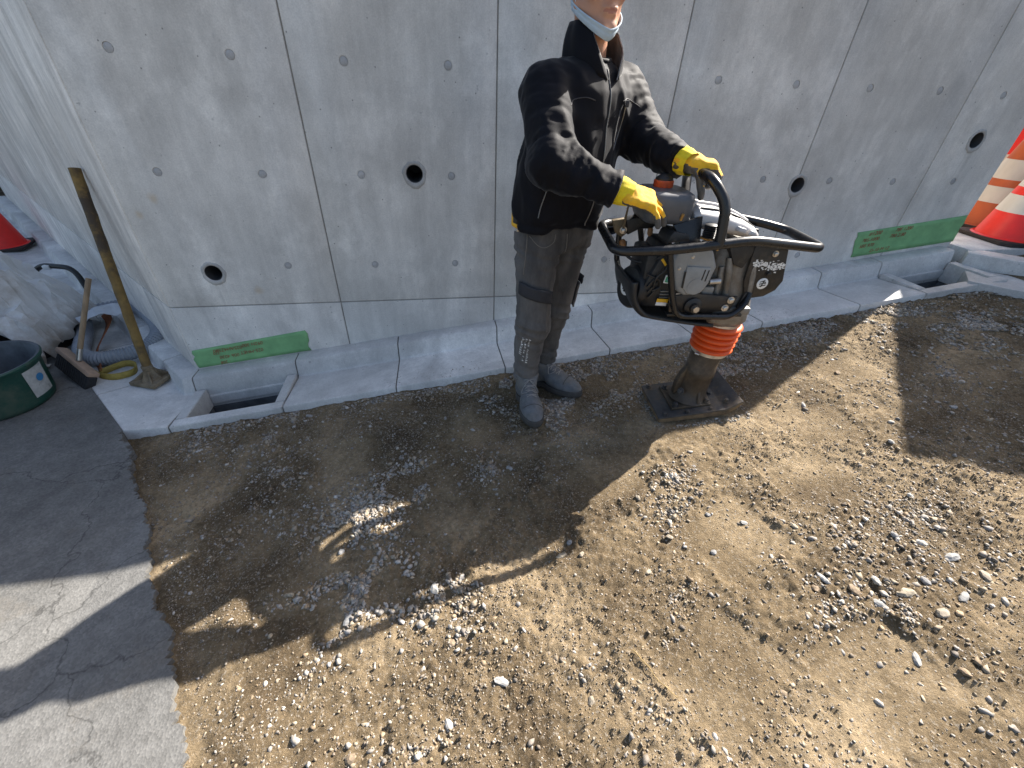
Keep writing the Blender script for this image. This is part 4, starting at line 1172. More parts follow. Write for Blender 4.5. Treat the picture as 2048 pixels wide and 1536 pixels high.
# ---- mask pulled under the chin
def mask():
    nA, nW = 36, 6; V = []; F = []
    for i in range(nA + 1):
        th = R(-98 + 196 * i / nA)
        for j in range(nW + 1):
            w = j / nW
            k = abs(th) / R(98)
            zc = -0.130 + 0.078 * k ** 1.35
            tuck = 0.84 if k < 0.5 else 0.84 + 0.12 * (k - 0.5) * 2
            rs = 1.0 * (1 - w) + tuck * w
            wid = 0.029 * (1 - 0.15 * k)
            rside, rfront = 0.080 * rs, (0.012 + 0.092 * rs)
            pl = 0.0022 * math.sin(w * math.pi * 4)
            p = hp_((rside + pl) * math.sin(th), (rfront + pl) * math.cos(th) - 0.012 * k, zc + 0.5 * wid - wid * w)
            V.append(p)
    for i in range(nA):
        for j in range(nW):
            a = i * (nW + 1) + j
            F.append((a, a + 1, a + nW + 2, a + nW + 1))
    o = link('face_mask', mesh_of(V, F), M_MASK, person, True); pfix(o)
    md = o.modifiers.new('s', 'SOLIDIFY'); md.thickness = 0.003
    for s in (-1, 1):
        e = spline([hp_(0.079 * s, 0.006, -0.050), hp_(0.085 * s, 0.004, -0.015), hp_(0.086 * s, -0.016, 0.018), hp_(0.083 * s, -0.030, -0.015), hp_(0.078 * s, -0.012, -0.070)], 6)
        tube('ear_loop', e, 0.0016, M_MASK, o, 6)
mask()

# ---- jeans
RHIP, RKN, RAN = (0.415, -0.705, 0.88), (0.405, -0.752, 0.500), (0.408, -0.672, 0.165)
LHIP, LKN, LAN = (0.575, -0.620, 0.88), (0.540, -0.622, 0.505), (0.516, -0.575, 0.185)
def jeans_f(P):
    d = torso_d(P, [(0.84, 0.495, -0.665, 0.165, 0.105), (0.90, 0.494, -0.668, 0.168, 0.110), (0.97, 0.492, -0.672, 0.160, 0.108), (1.0, 0.492, -0.672, 0.150, 0.100)])
    r = smin(s_cap(P, RHIP, RKN, 0.094, 0.066), s_cap(P, RKN, RAN, 0.066, 0.054), 0.03)
    l = smin(s_cap(P, LHIP, LKN, 0.092, 0.064), s_cap(P, LKN, LAN, 0.064, 0.052), 0.03)
    r = smin(r, s_ell(P, (0.408, -0.668, 0.36), (0.062, 0.068, 0.13)), 0.02)
    l = smin(l, s_ell(P, (0.528, -0.572, 0.37), (0.060, 0.066, 0.13)), 0.02)
    d = smin(smin(d, r, 0.035), l, 0.035) if False else smin(smin(d, r, 0.030), smin(d, l, 0.030), 0.008)
    m = np.abs(d) < 0.04
    Q = P[m]
    e = (fbm(Q * np.array([16, 16, 8]) + 1.7, 3, 51) - 0.5) * 0.014
    z = Q[:, 2]
    w = np.exp(-((z - 0.21) / 0.075) ** 2) * 1.2 + np.exp(-((z - 0.50) / 0.085) ** 2) * 0.75 + np.exp(-((z - 0.80) / 0.06) ** 2) * 0.6
    rid = 1 - np.abs(2 * fbm(np.stack([Q[:, 0] * 7, Q[:, 1] * 7, z * 30 + Q[:, 0] * 8], 1), 2, 57) - 1)
    e -= (rid - 0.6) * (0.004 + 0.026 * w)
    d[m] += e
    # hems
    for a, b in ((RKN, RAN), (LKN, LAN)):
        b = np.array(b); near = np.hypot(P[:, 0] - b[0], P[:, 1] - b[1]) < 0.10
        d = np.where(near & (P[:, 2] < 0.3), smax(d, b[2] - 0.012 - P[:, 2], 0.008), d)
    return d
PV, PQ = sdf_mesh(jeans_f, (0.28, -0.88, 0.12), (0.71, -0.46, 1.0), 0.0058)
jeans = plink('cargo_jeans', PV, PQ, M_JEANS)
PB = bvh_of(PV, PQ)
# cargo pocket on the right thigh, seen from the front right
cdir = Vector((0.18, 0.98, 0))
def pk(x0, x1, z0, z1, tilt=0.0):
    return lambda u, v: (x0 + (x1 - x0) * u, -1.2, z0 + (z1 - z0) * v + tilt * u)
pdir = lambda u, v: (0.0, 1.0, 0.0)
patch('thigh_pocket', PB, pk(0.335, 0.452, 0.525, 0.685, -0.020), pdir, 14, 18, 0.007, M_JEANS, jeans, 0.006)
patch('pocket_flap', PB, pk(0.338, 0.462, 0.668, 0.722, -0.040), pdir, 16, 6, 0.015, M_JEANSD, jeans, 0.005, 0.0012)
patch('pocket_flap', PB, lambda u, v: (0.9, -0.645 + 0.06 * u, 0.650 + 0.035 * v), lambda u, v: (-1, 0, 0), 8, 4, 0.022, M_JEANSD, jeans, 0.006, 0.0015)
patch('thigh_pocket', PB, lambda u, v: (0.9, -0.640 + 0.05 * u, 0.53 + 0.12 * v), lambda u, v: (-1, 0, 0), 8, 10, 0.014, M_JEANS, jeans, 0.008)
for pts in ([(0.345, 0.560), (0.395, 0.548), (0.445, 0.552)], [(0.448, 0.66), (0.449, 0.60), (0.446, 0.530)], [(0.36, 0.905), (0.39, 0.875), (0.42, 0.868), (0.452, 0.885), (0.458, 0.915)], [(0.352, 0.91), (0.350, 0.83), (0.345, 0.75)], [(0.512, 0.91), (0.514, 0.86), (0.506, 0.82), (0.49, 0.80)]):
    sp = surf_line(PB, [Vector((x, -1.0, z)) for x, z in pts], (0, 1, 0), 0.0075 if pts[0][1] < 0.7 else 0.001)
    if len(sp) > 3: tube('stitching', sp, 0.0017, M_STITCH, jeans, 5)
# white lettering print down the right shin
random.seed(5)
for col, x in enumerate((0.352, 0.366, 0.380)):
    z = 0.470
    while z > 0.315:
        hgt = random.uniform(0.006, 0.013)
        if random.random() < 0.86 and not (col == 0 and z < 0.36):
            w = random.uniform(0.005, 0.009)
            for k in range(2):
                zz = z - k * hgt * 0.55
                patch('print_mark', PB, lambda u, v, x=x, zz=zz, w=w, hgt=hgt, k=k: (x + w * u * (1 if k else 0.5), -1.2, zz - hgt * (0.45 if k else 0.2) * v), pdir, 2, 2, 0.0022, M_WHITE, jeans, 0)
        z -= hgt + 0.003
patch('belt', PB, lambda u, v: (0.33 + 0.34 * u, -1.2, 0.935 + 0.028 * v), pdir, 24, 3, 0.005, M_BLK, jeans, 0.004)

# ---- boots
def boot(c, ang, zs, name_par):
    c = np.array([c[0], c[1], zs]); f = np.array([math.cos(ang), math.sin(ang), SL * math.cos(ang)]); s = np.array([-math.sin(ang), math.cos(ang), 0]); u = np.array([0, 0, 1.0])
    A = np.stack([f / np.linalg.norm(f), s, u])
    q = lambda a, b, h: c + f * a + s * b + u * h
    def bf(P):
        d = s_ell(P, q(0.065, 0, 0.050), (0.105, 0.049, 0.040), A)
        d = smin(d, s_ell(P, q(-0.085, 0, 0.055), (0.052, 0.041, 0.050), A), 0.03)
        d = smin(d, s_cap(P, q(-0.075, 0, 0.06), q(-0.070, 0, 0.135), 0.044, 0.050), 0.025)
        d = smin(d, s_cap(P, q(-0.045, 0, 0.11), q(0.075, 0, 0.060), 0.034, 0.032), 0.025)
        d = d - (fbm(P * 60, 2, 8) - 0.5) * 0.004
        d = smax(d, -((P - c) @ u - SL * ((P - c) @ f)) + 0.022, 0.006)
        d = smax(d, (P - c)[:, 2] - 0.150, 0.008)
        d = smax(d, -s_cap(P, q(-0.072, 0, 0.120), q(-0.070, 0, 0.20), 0.040, 0.044), 0.006)
        return d
    lo = c + np.array([-0.22, -0.22, -0.06]); hi = c + np.array([0.22, 0.22, 0.20])
    V, Q = sdf_mesh(bf, lo, hi, 0.0048)
    KS = np.array([1.10, 1.10, 1.06]); V = c + (V - c) * KS
    up = plink('boot', V, Q, M_BOOT)
    def sf(P):
        d2 = np.minimum(s_ell(P, q(0.070, 0, 0.02), (0.108, 0.053, 0.5), A), s_ell(P, q(-0.080, 0, 0.02), (0.064, 0.044, 0.5), A))
        d2 = smin(s_ell(P, q(0.070, 0, 0.02), (0.108, 0.053, 0.5), A), s_ell(P, q(-0.080, 0, 0.02), (0.064, 0.044, 0.5), A), 0.03)
        h = (P - c) @ u - SL * ((P - c) @ f)
        return smax(d2, np.abs(h - 0.016) - 0.016, 0.005)
    V2, Q2 = sdf_mesh(sf, lo, hi, 0.005); V2 = c + (V2 - c) * KS
    plink('sole', V2, Q2, M_SOLE, up)
    B = bvh_of(V, Q)
    def onb(a, b, off=0.002):
        st = Vector(q(a, b, 0.25)); h, n_, _, _ = B.ray_cast(st, Vector((0, 0, -1)), 0.5)
        return (h + n_ * off) if h is not None else None
    for k, a in enumerate((-0.012, 0.012, 0.036, 0.060)):
        for sgn in (-1, 1):
            pth = [onb(a - 0.012 * t, sgn * (0.022 - 0.044 * t), 0.003) for t in np.linspace(0, 1, 9)]
            pth = [p for p in pth if p is not None]
            if len(pth) > 4: tube('lace', pth, 0.0021, M_LACE, up, 6)
    for sgn in (-1, 1):
        pth = [onb(-0.014 + 0.05 * t, sgn * (0.004 + 0.032 * math.sin(t * 2.6)), 0.005) for t in np.linspace(0, 1, 10)]
        pth = [p for p in pth if p is not None]
        if len(pth) > 4: tube('lace', pth, 0.0020, M_LACE, up, 6)
    pth = [onb(0.105, b, 0.0008) for b in np.linspace(-0.045, 0.045, 14)]
    pth = [p for p in pth if p is not None]
    if len(pth) > 4: tube('toe_seam', pth, 0.0016, M_SOLE, up, 5)
boot((0.408, -0.775), R(-91), SL * 0.41 - 0.002, 'r')
boot((0.548, -0.640), R(-47), SL * 0.56 - 0.002, 'l')

# ---- gloves
def rotv(v, ax, a):
    v = np.asarray(v, float); ax = np.asarray(ax, float) / np.linalg.norm(ax)
    return v * math.cos(a) + np.cross(ax, v) * math.sin(a) + ax * (ax @ v) * (1 - math.cos(a))
def glove(W, d, n, thumb_sign, bends, spread, thumb, arm_dir, gray_fn, label):
    W = np.array(W, float); d = np.array(d, float); G = 1.14 if thumb_sign > 0 else 1.0; d /= np.linalg.norm(d)
    n = np.array(n, float); n -= d * (n @ d); n /= np.linalg.norm(n)
    s = np.cross(n, d) * thumb_sign                     # towards the thumb
    A = np.stack([d, s, n])
    prims = []
    offs = tuple(G * q for q in (0.030, 0.010, -0.0105, -0.030)); lens = tuple(G * q for q in (0.078, 0.086, 0.080, 0.064)); rad = (0.0124, 0.0126, 0.0122, 0.0112)
    tips = []
    for i in range(4):
        p = W + d * G * (0.098 - 0.006 * abs(i - 1.2)) + s * offs[i] - n * 0.002
        dirn = d * 1.0 + s * spread[i]; dirn /= np.linalg.norm(dirn)
        ax = np.cross(n, dirn)                          # bend towards the palm
        prims.append((W + d * 0.05 + s * offs[i] * 0.8, p, 0.0145, rad[i] + 0.001))
        for k, fr in enumerate((0.44, 0.32, 0.24)):
            dirn = rotv(dirn, ax, bends[i][k]); q = p + dirn * lens[i] * fr
            prims.append((p, q, rad[i] - 0.0006 * k, rad[i] - 0.0006 * (k + 1))); p = q
        tips.append(p)
    tp = W + d * 0.040 + s * 0.030 - n * 0.010
    td = [np.array(x, float) for x in thumb]
    tq = tp
    tpr = []
    for k, (v, L) in enumerate(zip(td, (0.042, 0.034, 0.026))):
        v = d * v[0] + s * v[1] + n * v[2]; v /= np.linalg.norm(v)
        q = tq + v * L; tpr.append((tq, q, 0.0155 - 0.0015 * k, 0.0140 - 0.0015 * k)); tq = q
    def gf(P):
        dd = s_box(P, W + d * 0.055 * G, (0.052 * G, 0.043 * G, 0.0165), 0.015, A)
        dd = smin(dd, s_cap(P, W - d * 0.01, W + d * 0.03, 0.033, 0.034), 0.02)
        fs = None
        for a, b, ra, rb in prims:
            c_ = s_cap(P, a, b, ra, rb); fs = c_ if fs is None else np.minimum(fs, c_)
        dd = smin(dd, fs, 0.008)
        th = None
        for a, b, ra, rb in tpr:
            c_ = s_cap(P, a, b, ra, rb); th = c_ if th is None else np.minimum(th, c_)
        dd = smin(dd, th, 0.012)
        return dd - (fbm(P * 70, 2, 19) - 0.5) * 0.0035
    allp = np.array([W - d * 0.05] + [p[1] for p in prims] + [p[1] for p in tpr] + [W + s * 0.06, W - s * 0.06])
    V, Q = sdf_mesh(gf, allp.min(0) - 0.035, allp.max(0) + 0.035, 0.0030)
    o = plink('glove', V, Q, [M_GLY, M_GLG])
    c_ = V[Q].mean(1); e1 = V[Q[:, 2]] - V[Q[:, 0]]; e2 = V[Q[:, 3]] - V[Q[:, 1]]; nn = np.cross(e1, e2); nn /= np.linalg.norm(nn, axis=1)[:, None] + 1e-9
    r = c_ - W
    along = r @ d; h = r @ n
    # distance from the finger tips
    dt = np.min(np.stack([np.linalg.norm(c_ - t, axis=1) for t in tips + [tq]]), 0)
    gray = gray_fn(along, r @ s, h, nn @ n, dt)
    o.data.polygons.foreach_set('material_index', gray.astype(np.int32))
    # cuff
    ad = np.array(arm_dir, float); ad /= np.linalg.norm(ad)
    rings = []
    for t, rr in ((0.030, 0.036), (0.014, 0.0385), (0.004, 0.041), (-0.010, 0.043), (-0.024, 0.0425), (-0.034, 0.044), (-0.038, 0.040), (-0.030, 0.037)):
        cc = W + ad * t + d * 0.004
        u0 = np.cross(ad, (0, 0, 1.0)); u0 /= np.linalg.norm(u0); u1 = np.cross(ad, u0)
        rings.append([Vector(cc + (u0 * math.cos(a) + u1 * math.sin(a)) * (rr + 0.0012 * math.sin(a * 11 + t * 60))) for a in np.linspace(0, 2 * math.pi, 40, endpoint=False)])
    loft('cuff', rings, M_CUFF, o, caps=(False, False), smooth=True)
    return o
gR = lambda al, ss, h, nd, dt: ((nd < -0.25) | ((dt < 0.030) & (nd < 0.75)) | ((h < -0.012) & (nd < 0.1))).astype(int)
glove((0.606, -1.006, 1.108), (0.95, -0.14, -0.24), (0.24, -0.44, 0.86), 1,
      [(0.10, 0.28, 0.30), (0.18, 0.32, 0.30), (0.28, 0.36, 0.30), (0.34, 0.36, 0.30)], (0.14, 0.0, -0.18, -0.40),
      ((0.7, 0.55, -0.35), (0.85, 0.2, -0.45), (0.9, 0.0, -0.4)), np.array(RWRI) - np.array(RELB), gR, 'right')
gL = lambda al, ss, h, nd, dt: ((nd < -0.05) | (dt < 0.034) | ((h < -0.004) & (nd < 0.45))).astype(int)
glove((0.858, -0.912, 1.184), (0.93, -0.34, -0.06), (0.05, -0.10, 1.0), -1,
      [(0.75, 1.05, 0.85), (0.75, 1.05, 0.85), (0.78, 1.05, 0.85), (0.80, 1.05, 0.85)], (0.05, 0.0, -0.04, -0.08),
      ((0.35, 0.75, -0.55), (0.35, 0.30, -0.9), (0.35, -0.25, -0.9)), np.array(LWRI) - np.array(LELB), gL, 'left')

# tape measure clipped at the belt
tm = empty('tape_measure', (0.318, -0.735, 0.955), R(20), 'yellow and black tape measure clipped to the belt under the jacket', 'tape measure')
box('case', (0, 0, 0), (0.030, 0.050, 0.062), M_YEL, tm, 0.010, seg=3)
box('grip', (-0.012, -0.012, 0.004), (0.012, 0.032, 0.034), M_BLK, tm, 0.005)
box('grip', (0.0, -0.022, 0.010), (0.020, 0.010, 0.026), M_BLK, tm, 0.003)
box('clip', (0.018, 0.006, 0.010), (0.010, 0.020, 0.040), M_BLK, tm, 0.002)
box('tape_lip', (0.0, -0.012, -0.036), (0.022, 0.020, 0.012), M_STEEL, tm, 0.002)

# ================================================================== TAMPING RAMMER
# own axes: u forward (up the road), v away from the road centre, w up
ram = empty('tamping_rammer', (1.16, -0.96, 0.158), R(-6), 'black framed tamping rammer with orange bellows standing on the soil', 'tamping machine')
def fil(pts, r, n=6, closed=False): return fillet_path(pts, r, n, closed)
# shoe
sl = lambda u, w: w + SL * u
prof_lo = [(-0.190, 0.000), (0.085, 0.000), (0.125, 0.010), (0.160, 0.034), (0.180, 0.058), (0.172, 0.066), (0.145, 0.044), (0.110, 0.029), (-0.190, 0.024)]
prof_up = [(-0.196, 0.024), (0.108, 0.0292), (0.145, 0.0442), (0.178, 0.068), (0.172, 0.076), (0.138, 0.056), (0.104, 0.040), (-0.196, 0.033)]
shoe = prism('shoe', [(u, -0.128, sl(u, w)) for u, w in prof_up], (0, 0.256, 0), M_SHOE, ram, 0.003)
prism('shoe_sole', [(u, -0.125, sl(u, w)) for u, w in prof_lo], (0, 0.250, 0), M_SHOEEDGE, shoe, 0.004)
def bolt(p, ax, r, h, m, parent, name='bolt'):
    o = lathe(name, [(r * 1.55, 0), (r * 1.55, h * 0.25), (r, h * 0.26), (r, h), (r * 0.8, h * 1.12)], m, parent, p, ax, 12)
    return o
for u, v in ((-0.165, -0.108), (-0.06, -0.112), (0.045, -0.112), (-0.165, 0.108), (0.045, 0.110), (0.125, -0.085), (0.125, 0.085), (0.085, 0.0)):
    bolt((u, v, sl(u, 0.033 + (0.016 if u > 0.1 else 0))), (-SL, 0, 1), 0.009, 0.014, M_SHOE, shoe)
foot = prism('foot_flange', [(-0.125, -0.088, sl(-.125, 0.034)), (0.055, -0.088, sl(.055, 0.034)), (0.065, 0.0, sl(.065, .034)), (0.055, 0.088, sl(.055, 0.034)), (-0.125, 0.088, sl(-.125, 0.034))], (0, 0, 0.014), M_RAMBROWN, ram, 0.003)
for u, v in ((-0.105, -0.070), (0.038, -0.070), (-0.105, 0.070), (0.038, 0.070)):
    bolt((u, v, sl(u, 0.048)), (0, 0, 1), 0.010, 0.016, M_SHOE, foot)
rings = []
for w, r, du, dv in ((0.045, 0.094, -0.018, 0), (0.055, 0.082, -0.014, 0), (0.072, 0.070, -0.010, 0), (0.10, 0.066, -0.008, 0), (0.165, 0.066, -0.004, 0), (0.170, 0.069, -0.004, 0), (0.205, 0.069, -0.002, 0), (0.210, 0.066, -0.002, 0), (0.300, 0.066, 0.002, 0)):
    rings.append(ring((du, 0, w + 0.0), r, r * 0.95, 30))
leg = loft('leg', rings, M_RAMBROWN, ram)
prism('gusset', [(-0.066, -0.012, 0.09), (-0.098, -0.012, 0.055), (-0.100, -0.012, 0.12), (-0.088, -0.012, 0.165), (-0.064, -0.012, 0.22)], (0, 0.03, 0), M_RAMBROWN, leg, 0.004)
prism('gusset', [(-0.01, -0.085, 0.05), (-0.01, -0.06, 0.05), (-0.01, -0.055, 0.12)], (0.012, 0, 0), M_RAMBROWN, leg, 0.002)
bolt((-0.085, -0.045, 0.10), (-0.8, -0.5, 0.2), 0.010, 0.014, M_SHOE, leg)
# bellows
pr = [(0.066, 0.300)]
for k in range(5):
    z0 = 0.304 + k * 0.0268
    for t in np.linspace(0, 1, 11):
        pr.append((0.070 + 0.020 * math.sin(math.pi * t) ** 0.62 + 0.0015 * k, z0 + 0.0268 * t))
pr.append((0.066, 0.440))
bel = lathe('bellows', pr, M_ORANGE, ram, (0.002, 0, 0), (0.02, 0, 1), 44, 60)
for w, rr in ((0.298, 0.072), (0.440, 0.079)):
    lathe('hose_clamp', [(rr, -0.008), (rr + 0.003, -0.008), (rr + 0.003, 0.008), (rr, 0.008)], M_STEEL if w > .4 else mat('worn_clamp', (0.52, 0.46, 0.36), 0.45, metal=0.4, scale=40, var=0.3), bel, (0.002 + w * 0.02, 0, w), (0.02, 0, 1), 36, caps=(False, False))
tube('clamp_screw', [(-0.062, -0.052, 0.300), (-0.075, -0.040, 0.300)], 0.006, M_STEEL, bel, 8)
# crankcase
rings = []
for w, u, ru, rv, pw in ((0.436, 0.008, 0.074, 0.074, 2.2), (0.452, 0.006, 0.082, 0.082, 2.4), (0.47, -0.01, 0.100, 0.095, 3), (0.53, -0.03, 0.112, 0.100, 3.2), (0.60, -0.045, 0.105, 0.095, 3.4), (0.68, -0.055, 0.098, 0.090, 3.4), (0.75, -0.060, 0.090, 0.085, 3.2), (0.775, -0.06, 0.075, 0.07, 3)):
    rings.append(ring((u, 0, w), ru, rv, 36, power=pw))
crank = loft('crankcase', rings, M_ALU, ram)
for u0, w0, u1, w1, r in ((-0.095, 0.735, -0.070, 0.585, 0.013), (-0.005, 0.745, 0.02, 0.60, 0.012), (-0.115, 0.70, -0.11, 0.60, 0.010)):
    tube('casting_rib', [(u0, -0.088, w0), ((u0 + u1) / 2, -0.100, (w0 + w1) / 2), (u1, -0.098, w1)], r, M_ALU, crank, 10)
prism('casting_flange', [(-0.125, -0.105, 0.60), (-0.02, -0.105, 0.575), (-0.02, -0.105, 0.555), (-0.13, -0.105, 0.58)], (0, 0.06, 0), M_ALU, crank, 0.004)
prism('intake_cover', [(-0.125, -0.100, 0.790), (-0.005, -0.100, 0.795), (-0.045, -0.108, 0.700), (-0.085, -0.110, 0.715)], (0, 0.05, 0), M_BLACKM, crank, 0.006)
box('cylinder_cap', (-0.150, -0.085, 0.600), (0.050, 0.05, 0.060), M_ALU, crank, 0.008)
tube('cylinder_boss', [(-0.155, -0.105, 0.648), (-0.115, -0.105, 0.652)], 0.012, M_STEEL, crank, 10)
# frame
RAIL = [(-0.548, -0.155, 0.770), (-0.365, -0.172, 0.784), (-0.200, -0.174, 0.806), (-0.085, -0.165, 0.820), (0.040, -0.140, 0.803), (0.222, -0.112, 0.781), (0.218, 0.100, 0.788), (0.110, 0.135, 0.808), (-0.040, 0.165, 0.826), (-0.200, 0.174, 0.808), (-0.365, 0.172, 0.790), (-0.535, 0.130, 0.790)]
rail = tube('handle_frame', fil(RAIL, [0.05, 0.03, 0.04, 0.05, 0.05, 0.035, 0.035, 0.05, 0.05, 0.04, 0.03, 0.05], 7, True), 0.0165, M_BLACKP, ram, 14, True)
tube('lifting_handle', fil([(-0.200, -0.174, 0.800), (-0.212, -0.160, 0.930), (-0.262, -0.120, 1.000), (-0.268, 0.060, 0.998), (-0.235, 0.110, 0.930), (-0.205, 0.150, 0.810)], [0, 0.04, 0.06, 0.06, 0.04, 0], 8), 0.0170, M_BLACKP, ram, 14)
for s in (-1, 1):
    tube('side_guard', fil([(-0.362, 0.162 * s, 0.780), (-0.304, 0.160 * s, 0.600), (-0.268, 0.152 * s, 0.530), (-0.045, 0.140 * s, 0.522), (0.006, 0.122 * s, 0.566), (0.020, 0.106 * s, 0.606)], [0, 0.05, 0.06, 0.05, 0.02, 0], 7), 0.0115, M_BLACKP, ram, 12)
# front mounting plates
FP = [(-0.025, 0.800), (0.100, 0.790), (0.133, 0.655), (0.118, 0.618), (0.080, 0.592), (0.035, 0.585), (0.000, 0.600), (-0.020, 0.655)]
fps = []
for s in (-1, 1):
    fps.append(prism('front_plate', [(u, 0.100 * s - 0.005, w) for u, w in FP], (0, 0.010, 0), M_BRACK, ram, 0.003))
fp = fps[0]
cx_, cw_ = 0.055, 0.644
em = lathe('emblem', [(0.0215, 0.0), (0.0215, 0.0012), (0.021, 0.0016)], M_WHITE, fp, (cx_, -0.1052, cw_), (0, -1, 0), 28)
for a, b, w in (((-0.013, 0.006), (0.006, 0.013), 0.0034), ((-0.013, -0.002), (0.012, 0.004), 0.0036), ((-0.010, -0.010), (0.013, -0.005), 0.0034), ((0.002, 0.010), (-0.003, -0.013), 0.0038), ((0.006, 0.009), (0.011, -0.001), 0.0030)):
    d2 = Vector((b[0] - a[0], b[1] - a[1])); n2 = Vector((-d2.y, d2.x)).normalized() * w / 2
    pts = [(cx_ + a[0] + n2.x, -0.1070, cw_ + a[1] + n2.y), (cx_ + b[0] + n2.x, -0.1070, cw_ + b[1] + n2.y), (cx_ + b[0] - n2.x, -0.1070, cw_ + b[1] - n2.y), (cx_ + a[0] - n2.x, -0.1070, cw_ + a[1] - n2.y)]
    prism('emblem_stroke', pts, (0, -0.0006, 0), M_BLK, em)
random.seed(11)
V = []; F = []
for i in range(150):                                   # worn white lettering
    u = random.uniform(-0.012, 0.108); w = 0.715 - 0.06 * (u) + random.gauss(0, 0.007)
    a, b = random.uniform(0.003, 0.009), random.uniform(0.002, 0.005); k = len(V); y = -0.1056 - i * 1e-6
    V += [(u, y, w), (u + a, y, w + random.uniform(-.002, .002)), (u + a, y, w + b), (u, y, w + b)]; F.append((k, k + 1, k + 2, k + 3))
link('worn_lettering', mesh_of(V, F), M_WHITE, fp)
bolt((0.060, -0.105, 0.757), (0, -1, 0), 0.0075, 0.009, M_STEEL, fp); bolt((0.064, -0.105, 0.682), (0, -1, 0), 0.009, 0.008, M_BRACK, fp)
for s in (-1, 1):
    prism('front_brace', [(0.000, 0.098 * s, 0.610), (0.030, 0.098 * s, 0.600), (0.010, 0.10 * s, 0.530), (-0.020, 0.10 * s, 0.520)], (0, 0.012 * s, 0), M_BRACK, ram, 0.002)
# fuel tank
rings = []
for w, k in ((0.846, 0.80), (0.852, 0.92), (0.866, 1.0), (0.925, 1.0), (0.940, 0.94), (0.947, 0.80)):
    rings.append(ring((-0.362, -0.010, w), 0.085 * k, 0.098 * k, 40, power=5))
tank = loft('fuel_tank', rings, M_TANK, ram, smooth=50)
lathe('filler_cap', [(0.033, 0.0), (0.034, 0.004), (0.034, 0.020), (0.031, 0.023)], M_CAPOR, tank, (-0.362, 0.020, 0.946), n=30)
lathe('cap_grip', [(0.030, 0.0), (0.030, 0.006), (0.022, 0.012), (0.012, 0.020), (0.0, 0.021)], M_BLACKM, tank, (-0.362, 0.020, 0.968), n=20)
tube('tank_fitting', [(-0.325, -0.106, 0.866), (-0.325, -0.114, 0.886)], 0.005, M_BRASS, tank, 8)
prism('tank_bracket', [(-0.345, -0.105, 0.848), (-0.250, -0.105, 0.880), (-0.245, -0.130, 0.790), (-0.315, -0.130, 0.790), (-0.318, -0.115, 0.815)], (0, 0.012, 0), M_BLACKP, ram, 0.002)
prism('tank_bracket', [(-0.43, 0.05, 0.850), (-0.29, 0.05, 0.850), (-0.29, 0.10, 0.790), (-0.43, 0.10, 0.790)], (0, 0.012, 0), M_BLACKP, ram, 0.002)
prism('tank_bracket', [(-0.355, -0.125, 0.815), (-0.345, -0.125, 0.832), (-0.290, -0.125, 0.822), (-0.280, -0.125, 0.800), (-0.360, -0.125, 0.792)], (0, 0.10, 0), M_BLACKM, ram, 0.004)
for k in range(7):                                      # rubber mount with fins
    lathe('rubber_mount', [(0.018, 0), (0.022, 0.003), (0.018, 0.006)], M_BLACKM, ram, (-0.222, -0.125, 0.815 + k * 0.0065), n=18)
# hood
rings = []
for u, w, hh, hv in ((-0.270, 0.860, 0.034, 0.105), (-0.255, 0.866, 0.040, 0.118), (-0.18, 0.858, 0.040, 0.122), (-0.09, 0.838, 0.035, 0.115), (-0.03, 0.818, 0.026, 0.100), (-0.002, 0.806, 0.014, 0.080), (0.004, 0.803, 0.006, 0.060)):
    rings.append(ring((u, 0.015, w), hv, hh, 36, power=2.8, ax=(0, 1, 0), ay=(0, 0, 1)))
hood = loft('engine_hood', rings, M_COVER, ram)
tube('hood_ridge', spline([(-0.25, -0.02, 0.907), (-0.17, -0.02, 0.899), (-0.09, -0.02, 0.874), (-0.03, -0.01, 0.845)], 6), 0.006, M_COVER, hood, 8)
tube('hood_seam', spline([(-0.25, -0.075, 0.900), (-0.17, -0.075, 0.892), (-0.09, -0.07, 0.867), (-0.03, -0.06, 0.838)], 6), 0.003, M_BLACKM, hood, 8)
box('hood_clip', (-0.10, -0.105, 0.838), (0.034, 0.020, 0.016), M_COVER, hood, 0.004, (0, R(15), R(10)))
box('hood_clip', (-0.06, -0.108, 0.828), (0.020, 0.016, 0.016), M_COVER, hood, 0.004, (0, R(20), 0))
# muffler cover
MC = [(-0.318, 0.772), (-0.285, 0.790), (-0.215, 0.790), (-0.190, 0.772), (-0.160, 0.715), (-0.172, 0.650), (-0.190, 0.612), (-0.255, 0.604), (-0.290, 0.625), (-0.322, 0.690), (-0.334, 0.735)]
mc = prism('muffler_cover', [(u, -0.140, w) for u, w in MC], (0, 0.085, 0), M_MUFF, ram, 0.014, 3)
MC2 = [(-0.275, 0.720), (-0.185, 0.715), (-0.178, 0.660), (-0.198, 0.622), (-0.245, 0.614), (-0.272, 0.640)]
prism('cover_panel', [(u, -0.1465, w) for u, w in MC2], (0, 0.010, 0), M_MUFF, mc, 0.004)
for u, w in ((-0.208, 0.690), (-0.194, 0.688)):
    prism('vent_slot', [(u, -0.1475, w + 0.019), (u + 0.004, -0.1475, w + 0.019), (u + 0.001, -0.1475, w - 0.022), (u - 0.003, -0.1475, w - 0.022)], (0, 0.004, 0), M_BLK, mc)
prism('vent_slot', [(-0.279, -0.1475, 0.700), (-0.274, -0.1475, 0.700), (-0.270, -0.1475, 0.640), (-0.275, -0.1475, 0.640)], (0, 0.004, 0), M_BLK, mc)
lathe('embossed_disc', [(0.030, 0), (0.030, 0.0015), (0.027, 0.0018)], M_MUFF, mc, (-0.225, -0.1462, 0.645), (0, -1, 0), 28)
for u, w in ((-0.300, 0.71), (-0.235, 0.645), (-0.262, 0.752)): bolt((u, -0.141, w), (0, -1, 0), 0.004, 0.004, M_STEEL, mc)
